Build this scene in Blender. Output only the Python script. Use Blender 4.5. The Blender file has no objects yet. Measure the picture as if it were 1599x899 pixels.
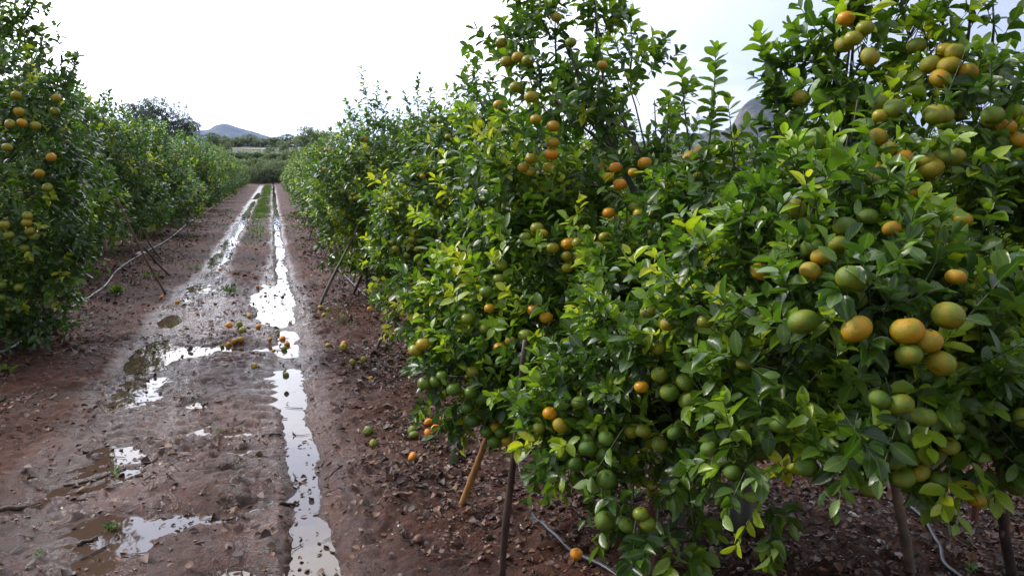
import bpy, math, random
import numpy as np
from mathutils import Vector, Matrix

SC = bpy.context.scene
COL = SC.collection
RNG = np.random.default_rng(11)
random.seed(5)

# ---------------------------------------------------------------- camera
F_PX, EYE = 1170.0, 1.7
PITCH, YAW = math.atan(187.5 / F_PX), math.radians(17.56)
cam_data = bpy.data.cameras.new("camera")
cam = bpy.data.objects.new("camera", cam_data)
COL.objects.link(cam)
cam.location = (0, 0, EYE)
cam.rotation_euler = (math.pi / 2 - PITCH, 0, -YAW)
cam_data.sensor_width = 36
cam_data.lens = 36 * F_PX / 1599
cam_data.clip_start = 0.05
cam_data.clip_end = 12000
SC.camera = cam

# ---------------------------------------------------------------- sky, sun, exposure
SUN_AZ, SUN_EL = math.radians(-58), math.radians(38)
sun_dir = Vector((math.sin(SUN_AZ) * math.cos(SUN_EL), math.cos(SUN_AZ) * math.cos(SUN_EL), math.sin(SUN_EL)))
def norm3(a, e):
    a, e = math.radians(a), math.radians(e)
    return Vector((math.sin(a) * math.cos(e), math.cos(a) * math.cos(e), math.sin(e)))
world = bpy.data.worlds.new("World")
SC.world = world
world.use_nodes = True
wt = world.node_tree
wt.nodes.clear()
def wn(kind, **kw):
    n = wt.nodes.new(kind)
    for k, v in kw.items():
        setattr(n, k, v)
    return n
wout = wn('ShaderNodeOutputWorld')
wbg = wn('ShaderNodeBackground'); wbg.inputs['Strength'].default_value = 0.1
sky = wn('ShaderNodeTexSky', sky_type='NISHITA', sun_disc=False)
sky.sun_elevation = SUN_EL; sky.sun_rotation = SUN_AZ
tc = wn('ShaderNodeTexCoord')
dotn = wn('ShaderNodeVectorMath', operation='DOT_PRODUCT'); dotn.inputs[1].default_value = norm3(-16, 31)   # brightest patch of thin cloud
wt.links.new(tc.outputs['Generated'], dotn.inputs[0])
mx = wn('ShaderNodeMath', operation='MAXIMUM'); mx.inputs[1].default_value = 0
wt.links.new(dotn.outputs['Value'], mx.inputs[0])
pw = wn('ShaderNodeMath', operation='POWER'); pw.inputs[1].default_value = 5
wt.links.new(mx.outputs[0], pw.inputs[0])
glow = wn('ShaderNodeMath', operation='MULTIPLY_ADD'); glow.inputs[1].default_value = 62; glow.inputs[2].default_value = 11.5
wt.links.new(pw.outputs[0], glow.inputs[0])
wmap = wn('ShaderNodeMapping'); wmap.inputs['Scale'].default_value = (1, 1, 4)
wt.links.new(tc.outputs['Generated'], wmap.inputs[0])
cn = wn('ShaderNodeTexNoise'); cn.inputs['Scale'].default_value = 2.2; cn.inputs['Detail'].default_value = 4
wt.links.new(wmap.outputs[0], cn.inputs['Vector'])
cr = wn('ShaderNodeValToRGB')
cr.color_ramp.elements[0].position = 0.42; cr.color_ramp.elements[0].color = (0.60, 0.66, 0.82, 1)
cr.color_ramp.elements[1].position = 0.60; cr.color_ramp.elements[1].color = (1.0, 1.0, 1.02, 1)
wt.links.new(cn.outputs['Fac'], cr.inputs['Fac'])
cloud = wn('ShaderNodeVectorMath', operation='SCALE')
wt.links.new(cr.outputs['Color'], cloud.inputs[0]); wt.links.new(glow.outputs[0], cloud.inputs['Scale'])
cover = wn('ShaderNodeMix', data_type='RGBA'); cover.inputs['Factor'].default_value = 0.88
wt.links.new(sky.outputs['Color'], cover.inputs['A']); wt.links.new(cloud.outputs[0], cover.inputs['B'])
wt.links.new(cover.outputs['Result'], wbg.inputs['Color'])
wt.links.new(wbg.outputs[0], wout.inputs['Surface'])

sun_data = bpy.data.lights.new("sun", 'SUN')
sun_data.energy = 3.4; sun_data.angle = math.radians(9); sun_data.color = (1.0, 0.93, 0.82)
sun = bpy.data.objects.new("sun", sun_data); COL.objects.link(sun)
sun.rotation_euler = sun_dir.to_track_quat('Z', 'Y').to_euler()

SC.view_settings.view_transform = 'Standard'; SC.view_settings.look = 'None'
SC.view_settings.exposure = 0.06; SC.view_settings.gamma = 1
SC.render.engine = 'CYCLES'
SC.cycles.max_bounces = 6; SC.cycles.transparent_max_bounces = 4
SC.cycles.diffuse_bounces = 3; SC.cycles.glossy_bounces = 2; SC.cycles.transmission_bounces = 3; SC.cycles.volume_bounces = 0
SC.cycles.caustics_reflective = False; SC.cycles.caustics_refractive = False
SC.cycles.volume_step_rate = 10

# ---------------------------------------------------------------- helpers
def tag(o, label=None, cat=None, group=None, kind=None):
    for k, v in (('label', label), ('category', cat), ('group', group), ('kind', kind)):
        if v: o[k] = v
    return o
def empty(name, loc, rz=0.0):
    o = bpy.data.objects.new(name, None); COL.objects.link(o)
    o.location = loc; o.rotation_euler = (0, 0, rz); o.empty_display_size = 0.1
    return o
def link(name, mesh, parent=None, loc=(0, 0, 0)):
    o = bpy.data.objects.new(name, mesh); COL.objects.link(o)
    o.parent = parent; o.location = loc
    return o
def mesh_from(name, verts, loops, totals, mats, uv=None, tint=None, smooth=True, mat_idx=None, attrs=None):
    me = bpy.data.meshes.new(name)
    verts = np.asarray(verts, np.float32); loops = np.asarray(loops, np.int32); totals = np.asarray(totals, np.int32)
    me.vertices.add(len(verts)); me.vertices.foreach_set('co', verts.ravel())
    me.loops.add(len(loops)); me.loops.foreach_set('vertex_index', loops)
    me.polygons.add(len(totals))
    starts = np.concatenate([[0], np.cumsum(totals)[:-1]]).astype(np.int32)
    me.polygons.foreach_set('loop_start', starts)
    try: me.polygons.foreach_set('loop_total', totals)
    except Exception: pass
    me.polygons.foreach_set('use_smooth', np.full(len(totals), smooth))
    for m in mats: me.materials.append(m)
    if mat_idx is not None: me.polygons.foreach_set('material_index', np.asarray(mat_idx, np.int32))
    if uv is not None:
        l = me.uv_layers.new(name='UVMap'); l.data.foreach_set('uv', np.asarray(uv, np.float32)[loops].ravel())
    if tint is not None:
        a = me.attributes.new('tint', 'FLOAT', 'POINT'); a.data.foreach_set('value', np.asarray(tint, np.float32))
    for k, v in (attrs or {}).items():
        a = me.attributes.new(k, 'FLOAT', 'POINT'); a.data.foreach_set('value', np.asarray(v, np.float32))
    me.update(); me.validate()
    return me
def norm(a):
    return a / np.maximum(np.linalg.norm(a, axis=-1, keepdims=True), 1e-9)

def vnoise(x, y, seed=0):
    xi = np.floor(x).astype(np.int64); yi = np.floor(y).astype(np.int64)
    fx = x - xi; fy = y - yi
    fx = fx * fx * (3 - 2 * fx); fy = fy * fy * (3 - 2 * fy)
    def h(a, b):
        n = (a * 374761393 + b * 668265263 + seed * 974634777) & 0x7fffffff
        n = ((n ^ (n >> 13)) * 1274126177) & 0x7fffffff
        return ((n ^ (n >> 16)) & 0xffff) / 65535.0
    return (h(xi, yi) * (1 - fx) + h(xi + 1, yi) * fx) * (1 - fy) + (h(xi, yi + 1) * (1 - fx) + h(xi + 1, yi + 1) * fx) * fy
def fbm(x, y, f, octv=3, seed=0):
    s = 0; a = 1; t = 0
    for i in range(octv):
        s = s + a * (vnoise(x * f * 2 ** i + 31.7 * i, y * f * 2 ** i - 17.3 * i, seed + i) - 0.5); t += a; a *= 0.5
    return s / t * 2
def smooth(a, b, v):
    t = np.clip((v - a) / (b - a), 0, 1); return t * t * (3 - 2 * t)

# ---------------------------------------------------------------- materials
def new_mat(name):
    m = bpy.data.materials.new(name); m.use_nodes = True
    nt = m.node_tree; nt.nodes.clear()
    out = nt.nodes.new('ShaderNodeOutputMaterial')
    b = nt.nodes.new('ShaderNodeBsdfPrincipled'); nt.links.new(b.outputs[0], out.inputs['Surface'])
    def N(kind, **kw):
        n = nt.nodes.new(kind)
        for k, v in kw.items(): setattr(n, k, v)
        return n
    return m, nt, b, out, N
def ramp(N, stops):
    r = N('ShaderNodeValToRGB'); e = r.color_ramp.elements
    e[0].position, e[0].color = stops[0][0], (*stops[0][1], 1)
    e[1].position, e[1].color = stops[-1][0], (*stops[-1][1], 1)
    for p, c in stops[1:-1]:
        x = e.new(p); x.color = (*c, 1)
    return r

def leaf_material(name, stops, gloss=0.33, trans=0.3, vein=True):
    m, nt, b, out, N = new_mat(name); L = nt.links.new
    a = N('ShaderNodeAttribute', attribute_name='tint')
    r = ramp(N, stops)
    geo = N('ShaderNodeNewGeometry'); oi = N('ShaderNodeObjectInfo')
    tcn = N('ShaderNodeTexCoord')
    no = N('ShaderNodeTexNoise'); no.inputs['Scale'].default_value = 2.5; L(tcn.outputs['Object'], no.inputs['Vector'])
    ad = N('ShaderNodeMath', operation='MULTIPLY_ADD'); ad.inputs[1].default_value = 0.25; L(no.outputs['Fac'], ad.inputs[0])
    sb = N('ShaderNodeMath', operation='SUBTRACT'); sb.inputs[1].default_value = 0.125; L(a.outputs['Fac'], sb.inputs[0]); L(sb.outputs[0], ad.inputs[2])
    L(ad.outputs[0], r.inputs['Fac'])
    colour = r.outputs['Color']
    if vein:
        sn = N('ShaderNodeTexNoise'); sn.inputs['Scale'].default_value = 130; sn.inputs['Detail'].default_value = 2; L(tcn.outputs['Object'], sn.inputs['Vector'])
        sr_ = N('ShaderNodeMapRange'); sr_.inputs['From Min'].default_value = 0.66; sr_.inputs['From Max'].default_value = 0.74; sr_.inputs['To Max'].default_value = 0.6; L(sn.outputs['Fac'], sr_.inputs['Value'])
        sx = N('ShaderNodeMix', data_type='RGBA'); L(sr_.outputs[0], sx.inputs['Factor']); L(colour, sx.inputs['A']); sx.inputs['B'].default_value = (0.12, 0.10, 0.03, 1); colour = sx.outputs['Result']
        uvn = N('ShaderNodeUVMap'); sp = N('ShaderNodeSeparateXYZ'); L(uvn.outputs[0], sp.inputs[0])
        d = N('ShaderNodeMath', operation='SUBTRACT'); d.inputs[1].default_value = 0.5; L(sp.outputs['X'], d.inputs[0])
        ab = N('ShaderNodeMath', operation='ABSOLUTE'); L(d.outputs[0], ab.inputs[0])
        mr = N('ShaderNodeMapRange'); mr.inputs['From Min'].default_value = 0.0; mr.inputs['From Max'].default_value = 0.07
        mr.inputs['To Min'].default_value = 0.45; mr.inputs['To Max'].default_value = 0.0; L(ab.outputs[0], mr.inputs['Value'])
        mv = N('ShaderNodeMix', data_type='RGBA'); L(mr.outputs[0], mv.inputs['Factor']); L(colour, mv.inputs['A'])
        mv.inputs['B'].default_value = (0.16, 0.24, 0.05, 1); colour = mv.outputs['Result']
    under = N('ShaderNodeMix', data_type='RGBA'); L(geo.outputs['Backfacing'], under.inputs['Factor']); L(colour, under.inputs['A'])
    pale = N('ShaderNodeMix', data_type='RGBA'); pale.inputs['Factor'].default_value = 0.35; L(colour, pale.inputs['A']); pale.inputs['B'].default_value = (0.13, 0.19, 0.09, 1)
    L(pale.outputs['Result'], under.inputs['B'])
    L(under.outputs['Result'], b.inputs['Base Color'])
    rg = N('ShaderNodeMapRange'); L(geo.outputs['Backfacing'], rg.inputs['Value'])
    rg.inputs['To Min'].default_value = gloss; rg.inputs['To Max'].default_value = 0.6
    L(rg.outputs[0], b.inputs['Roughness'])
    b.inputs['Specular IOR Level'].default_value = 0.5
    tr = N('ShaderNodeBsdfTranslucent')
    tcol = N('ShaderNodeMix', data_type='RGBA', blend_type='MULTIPLY'); tcol.inputs['Factor'].default_value = 1
    L(colour, tcol.inputs['A']); tcol.inputs['B'].default_value = (2.2, 2.4, 0.9, 1); L(tcol.outputs['Result'], tr.inputs['Color'])
    ms = N('ShaderNodeMixShader'); ms.inputs[0].default_value = trans
    L(b.outputs[0], ms.inputs[1]); L(tr.outputs[0], ms.inputs[2]); L(ms.outputs[0], out.inputs['Surface'])
    if vein:
        w = N('ShaderNodeTexNoise'); w.inputs['Scale'].default_value = 90; w.inputs['Detail'].default_value = 1
        L(tcn.outputs['Object'], w.inputs['Vector'])
        bp = N('ShaderNodeBump'); bp.inputs['Strength'].default_value = 0.2; bp.inputs['Distance'].default_value = 0.003
        L(w.outputs['Fac'], bp.inputs['Height']); L(bp.outputs[0], b.inputs['Normal'])
    return m
LEAF = leaf_material('citrus_leaf', [(0.0, (0.011, 0.028, 0.007)), (0.28, (0.034, 0.080, 0.009)), (0.5, (0.088, 0.160, 0.012)), (0.75, (0.20, 0.30, 0.016)), (1.0, (0.40, 0.40, 0.025))])
PINE = leaf_material('pine_foliage', [(0, (0.018, 0.032, 0.014)), (0.5, (0.035, 0.055, 0.02)), (1, (0.10, 0.10, 0.04))], 0.6, 0.2, False)
OLIVE = leaf_material('grey_foliage', [(0, (0.05, 0.075, 0.035)), (0.5, (0.10, 0.13, 0.06)), (1, (0.2, 0.2, 0.1))], 0.55, 0.25, False)
WEED = leaf_material('weed_leaf', [(0, (0.03, 0.07, 0.012)), (0.5, (0.06, 0.12, 0.022)), (1, (0.17, 0.22, 0.04))], 0.5, 0.25, False)
LITTER = leaf_material('dead_leaf', [(0, (0.018, 0.01, 0.008)), (0.35, (0.05, 0.022, 0.014)), (0.7, (0.12, 0.05, 0.025)), (0.9, (0.20, 0.10, 0.05)), (1, (0.28, 0.17, 0.09))], 0.6, 0.03, False)

def rough_material(name, stops, scale, rough=0.7, bump=0.3, dist=0.01, stretch=(1, 1, 1), coord='Object', detail=5):
    m, nt, b, out, N = new_mat(name); L = nt.links.new
    tcn = N('ShaderNodeTexCoord'); mp = N('ShaderNodeMapping'); mp.inputs['Scale'].default_value = stretch
    L(tcn.outputs[coord], mp.inputs[0])
    no = N('ShaderNodeTexNoise'); no.inputs['Scale'].default_value = scale; no.inputs['Detail'].default_value = detail
    L(mp.outputs[0], no.inputs['Vector'])
    r = ramp(N, stops); L(no.outputs['Fac'], r.inputs['Fac']); L(r.outputs[0], b.inputs['Base Color'])
    b.inputs['Roughness'].default_value = rough
    bp = N('ShaderNodeBump'); bp.inputs['Strength'].default_value = bump; bp.inputs['Distance'].default_value = dist
    L(no.outputs['Fac'], bp.inputs['Height']); L(bp.outputs[0], b.inputs['Normal'])
    return m
BARK = rough_material('citrus_bark', [(0.3, (0.03, 0.026, 0.022)), (0.5, (0.075, 0.065, 0.055)), (0.7, (0.14, 0.13, 0.115))], 18, 0.7, 0.8, 0.01, (1, 1, 0.25))
PROP_DARK = rough_material('old_prop_wood', [(0.3, (0.025, 0.016, 0.013)), (0.6, (0.07, 0.045, 0.034)), (0.75, (0.13, 0.09, 0.07))], 22, 0.55, 0.8, 0.006, (1, 1, 0.2))
PROP_RED = rough_material('reddish_prop_wood', [(0.3, (0.07, 0.025, 0.016)), (0.7, (0.17, 0.07, 0.04))], 22, 0.6, 0.6, 0.005, (1, 1, 0.2))
BAMBOO = rough_material('bamboo_cane', [(0.3, (0.10, 0.05, 0.022)), (0.5, (0.26, 0.13, 0.045)), (0.7, (0.40, 0.22, 0.085))], 30, 0.4, 0.3, 0.003, (1, 1, 0.15))
CANE_GREY = rough_material('weathered_cane', [(0.3, (0.09, 0.065, 0.05)), (0.55, (0.2, 0.15, 0.11)), (0.75, (0.35, 0.24, 0.12))], 16, 0.5, 0.4, 0.004, (1, 1, 0.2))
HOSE = rough_material('black_polyethylene', [(0.3, (0.01, 0.012, 0.016)), (0.7, (0.03, 0.033, 0.042))], 9, 0.4, 0.1, 0.002)
HOSE_GREY = rough_material('dusty_polyethylene', [(0.3, (0.1, 0.1, 0.11)), (0.7, (0.3, 0.29, 0.3))], 9, 0.35, 0.1, 0.002)
STEEL = rough_material('galvanised_steel', [(0.3, (0.4, 0.41, 0.43)), (0.7, (0.55, 0.56, 0.58))], 3, 0.5, 0.0)
STONE = rough_material('pale_stone', [(0.3, (0.35, 0.32, 0.29)), (0.7, (0.62, 0.6, 0.57))], 20, 0.6, 0.3, 0.004)
PLASTIC = rough_material('white_plastic', [(0.3, (0.6, 0.62, 0.66)), (0.7, (0.8, 0.8, 0.82))], 10, 0.35, 0.2, 0.004)
PEBBLE = rough_material('gravel', [(0.25, (0.05, 0.025, 0.02)), (0.5, (0.15, 0.075, 0.05)), (0.75, (0.36, 0.27, 0.21))], 6, 0.4, 0.2, 0.003, coord='Generated')
STALK = rough_material('green_stalk', [(0.3, (0.03, 0.05, 0.015)), (0.7, (0.06, 0.09, 0.03))], 12, 0.5, 0.1)

def fruit_material():
    m, nt, b, out, N = new_mat('mandarin_peel'); L = nt.links.new
    oi = N('ShaderNodeObjectInfo'); sp = N('ShaderNodeSeparateColor'); L(oi.outputs['Color'], sp.inputs[0])
    tcn = N('ShaderNodeTexCoord')
    add = N('ShaderNodeVectorMath', operation='ADD'); L(tcn.outputs['Object'], add.inputs[0])
    rnd = N('ShaderNodeMath', operation='MULTIPLY'); rnd.inputs[1].default_value = 40; L(oi.outputs['Random'], rnd.inputs[0])
    comb = N('ShaderNodeCombineXYZ'); L(rnd.outputs[0], comb.inputs[0]); L(oi.outputs['Random'], comb.inputs[2]); 
    L(comb.outputs[0], add.inputs[1])
    big = N('ShaderNodeTexNoise'); big.inputs['Scale'].default_value = 0.9; big.inputs['Detail'].default_value = 2; L(add.outputs[0], big.inputs['Vector'])
    ma = N('ShaderNodeMath', operation='MULTIPLY_ADD'); ma.inputs[1].default_value = 0.75; L(big.outputs['Fac'], ma.inputs[0])
    sb = N('ShaderNodeMath', operation='SUBTRACT'); sb.inputs[1].default_value = 0.375; L(sp.outputs[0], sb.inputs[0]); ra = N('ShaderNodeAttribute', attribute_name='ripe'); ad2 = N('ShaderNodeMath', operation='ADD'); L(sb.outputs[0], ad2.inputs[0]); L(ra.outputs['Fac'], ad2.inputs[1]); L(ad2.outputs[0], ma.inputs[2])
    r = ramp(N, [(0.0, (0.050, 0.115, 0.012)), (0.3, (0.105, 0.165, 0.013)), (0.5, (0.20, 0.20, 0.012)), (0.7, (0.33, 0.215, 0.008)), (0.86, (0.52, 0.21, 0.007)), (1.0, (0.66, 0.20, 0.008))])
    L(ma.outputs[0], r.inputs['Fac'])
    bl = N('ShaderNodeTexNoise'); bl.inputs['Scale'].default_value = 4; bl.inputs['Detail'].default_value = 3; L(add.outputs[0], bl.inputs['Vector'])
    bm = N('ShaderNodeMapRange'); bm.inputs['From Min'].default_value = 0.62; bm.inputs['From Max'].default_value = 0.75; bm.inputs['To Max'].default_value = 0.55
    L(bl.outputs['Fac'], bm.inputs['Value'])
    mk = N('ShaderNodeMix', data_type='RGBA'); L(bm.outputs[0], mk.inputs['Factor']); L(r.outputs[0], mk.inputs['A']); mk.inputs['B'].default_value = (0.1, 0.09, 0.03, 1)
    L(mk.outputs['Result'], b.inputs['Base Color'])
    b.inputs['Roughness'].default_value = 0.36; b.inputs['Specular IOR Level'].default_value = 0.35; b.inputs['Subsurface Weight'].default_value = 0.0
    p = N('ShaderNodeTexVoronoi'); p.inputs['Scale'].default_value = 22; L(tcn.outputs['Object'], p.inputs['Vector'])
    bp = N('ShaderNodeBump'); bp.inputs['Strength'].default_value = 0.5; bp.inputs['Distance'].default_value = 0.0016
    L(p.outputs['Distance'], bp.inputs['Height']); L(bp.outputs[0], b.inputs['Normal'])
    return m
PEEL = fruit_material()

# ---------------------------------------------------------------- terrain
WATER_Z = -0.050
RUT_X = 0.07
PUDDLES = [  # x, y, rx, ry, depth
    (-1.17, 7.55, 0.20, 0.62, .09), (-1.21, 9.3, 0.13, 0.42, .08), (-0.72, 7.62, 0.34, 0.30, .07), (-0.25, 7.5, 0.28, 0.22, .06),
    (-0.12, 10.5, 0.26, 1.0, .07), (-0.10, 9.2, 0.20, 0.8, .07), (-0.62, 5.85, 0.11, 0.15, .06), (-0.60, 3.86, 0.30, 0.13, .075), (-0.86, 3.98, 0.16, 0.08, .06), (-0.72, 3.62, 0.10, 0.16, .06),
    (-0.36, 3.74, 0.2, 0.08, .06), (-0.16, 3.92, 0.2, 0.10, .05), (-0.83, 3.5, 0.09, 0.2, .07), (0.12, 3.2, 0.10, 0.40, .07), (-0.26, 3.2, 0.15, 0.12, .06),
    (-1.05, 15.4, 0.17, 1.2, .08), (-1.0, 18.6, 0.14, 1.6, .08), (-0.98, 23, 0.12, 2.4, .07), (-0.97, 29, 0.12, 2.6, .07), (-0.97, 37, 0.14, 4.5, .07), (-0.95, 50, 0.16, 6, .07),
    (-0.98, 4.9, 0.13, 0.12, .045), (-0.3, 4.75, 0.15, 0.05, .06), (-0.34, 4.4, 0.16, 0.05, .06), (-0.28, 5.1, 0.12, 0.05, .06), (-0.5, 3.0, 0.16, 0.14, .06),
    (-1.08, 5.9, 0.30, 0.75, .024), (-0.98, 4.75, 0.30, 0.5, .022), (-0.55, 5.3, 0.22, 0.5, .030), (-0.35, 6.4, 0.2, 0.5, .034), (-1.1, 11.6, 0.22, 1.2, .024), (-0.2, 12.2, 0.12, 0.8, .03)]
def ground_z(x, y):
    x = np.asarray(x, float); y = np.asarray(y, float)
    near = 1 - smooth(14, 40, y)
    calm = 1 - 0.65 * np.exp(-((x - 0.07) / 0.26) ** 4) - 0.4 * np.exp(-((x + 1.05) / 0.38) ** 4)
    z = 0.022 * fbm(x, y, 0.7, 2, 3) + 0.026 * fbm(x, y, 2.6, 3, 7) + near * calm * (0.034 * fbm(x, y, 7, 4, 12) + 0.028 * fbm(x, y, 22, 3, 21) * (0.5 + smooth(-0.1, 0.5, fbm(x, y, 1.7, 2, 23))))
    z = np.maximum(z, -0.03 + 0.3 * (z + 0.03))
    # churned ridges beside the ruts
    band = np.exp(-((x + 0.52) / 0.22) ** 2)
    z += near * band * 0.035 * np.maximum(fbm(x * 0.6, y * 1.8, 2.2, 3, 40), 0)
    # the straight rut
    hw = 0.100 + 0.022 * fbm(x * 0, y, 3.0, 3, 51) + 0.05 * np.exp(-((y - 7.5) / 2.5) ** 2) + 0.03 * fbm(x * 0, y, 0.9, 2, 50)
    cx = RUT_X + 0.03 * fbm(x * 0, y, 0.35, 2, 55) + 0.05 * np.exp(-((y - 4.2) / 1.0) ** 2)
    rut = np.exp(-np.abs((x - cx) / hw) ** 3)
    z -= rut * (0.066 + 0.012 * smooth(7, 12, y) + 0.018 * fbm(x, y, 0.8, 2, 60))
    z += 0.010 * np.exp(-((x - cx - hw - 0.09) / 0.06) ** 2) * near * (1 + fbm(x, y, 3, 2, 52))
    # tyre lugs to the side of it
    lug = np.exp(-((x + 0.16) / 0.13) ** 2) * smooth(3.4, 4.2, y) * (1 - smooth(7.6, 8.4, y))
    z += lug * 0.022 * np.sin(2 * np.pi * (y + 0.55 * x + 0.05 * fbm(x, y, 2, 2, 71)) / 0.19) * (0.6 + fbm(x, y, 1.5, 2, 70)) - lug * 0.018
    # the broad shallow rut
    rut2 = np.exp(-((x + 1.08) / 0.3) ** 4)
    z += near * np.exp(-((x + 1.0) / 0.22) ** 4) * 0.011 * np.sin(2 * np.pi * (y + 0.7 * np.abs(x + 1.0)) / 0.14) * smooth(-0.2, 0.3, fbm(x, y, 0.9, 2, 66))
    z -= rut2 * (0.024 + 0.012 * fbm(x, y, 1.1, 2, 65))
    for px, py, rx, ry, d in PUDDLES:
        q = ((x - px) / rx) ** 2 + ((y - py) / ry) ** 2
        z = z - d * np.exp(-q ** 1.5) 
    # ground swells a little under the trees, and climbs to terraces beyond the grove
    z += 0.05 * np.exp(-((x - 2.1) / 0.9) ** 2) + 0.05 * np.exp(-((x + 3.3) / 0.8) ** 2)
    z += 4.6 * smooth(80, 116, y) + 2.5 * smooth(125, 300, y)
    return z

def geo_steps(start, stop, first, ratio):
    out = []; v = start; s = first
    while v < stop:
        v += s; s *= ratio; out.append(min(v, stop))
    return out
xs = sorted([-v for v in geo_steps(2.6, 4200, 0.08, 1.10)] + list(np.arange(-2.6, -1.6, 0.04)) + list(np.arange(-1.6, 0.5, 0.017)) + list(np.arange(0.5, 3.4, 0.035)) + geo_steps(3.4, 4200, 0.08, 1.10))
ys = sorted([-v for v in geo_steps(-1.6, 4200, 0.15, 1.25)] + list(np.arange(1.6, 2.2, 0.05)) + list(np.arange(2.2, 8.2, 0.018)) + geo_steps(8.2, 4200, 0.02, 1.025))
xs = np.unique(np.round(xs, 4)); ys = np.unique(np.round(ys, 4))
GX, GY = np.meshgrid(xs, ys)
GZ = ground_z(GX, GY)
nx, ny = len(xs), len(ys)
fy = smooth(9, 15, GY)
wet = np.exp(-((GX - 0.05) / (0.34 - 0.15 * fy)) ** 2) + 0.9 * np.exp(-((GX + 1.03) / (0.42 - 0.18 * fy)) ** 4) + 0.35 * (1 - fy) * np.exp(-((GX + 0.5) / 0.5) ** 2) - 0.1 * fy
wet = np.clip(wet + 0.35 * fbm(GX, GY, 1.4, 3, 80) - 0.05, 0, 1) * np.clip(1.15 - GY / 120, 0, 1)
shore = np.exp(-np.clip(GZ - WATER_Z, 0, 1) / 0.011) * (np.abs(GX + 0.5) < 1.4) * (GY > 2) * (1 - smooth(11, 20, GY))
green = 0.75 * np.exp(-((GX + 0.45) / 0.22) ** 2) * smooth(16, 26, GY) * (1 - smooth(78, 84, GY)) + smooth(80, 90, GY)
ii = np.arange(nx * ny).reshape(ny, nx)
quads = np.stack([ii[:-1, :-1], ii[:-1, 1:], ii[1:, 1:], ii[1:, :-1]], -1).reshape(-1, 4)

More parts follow.
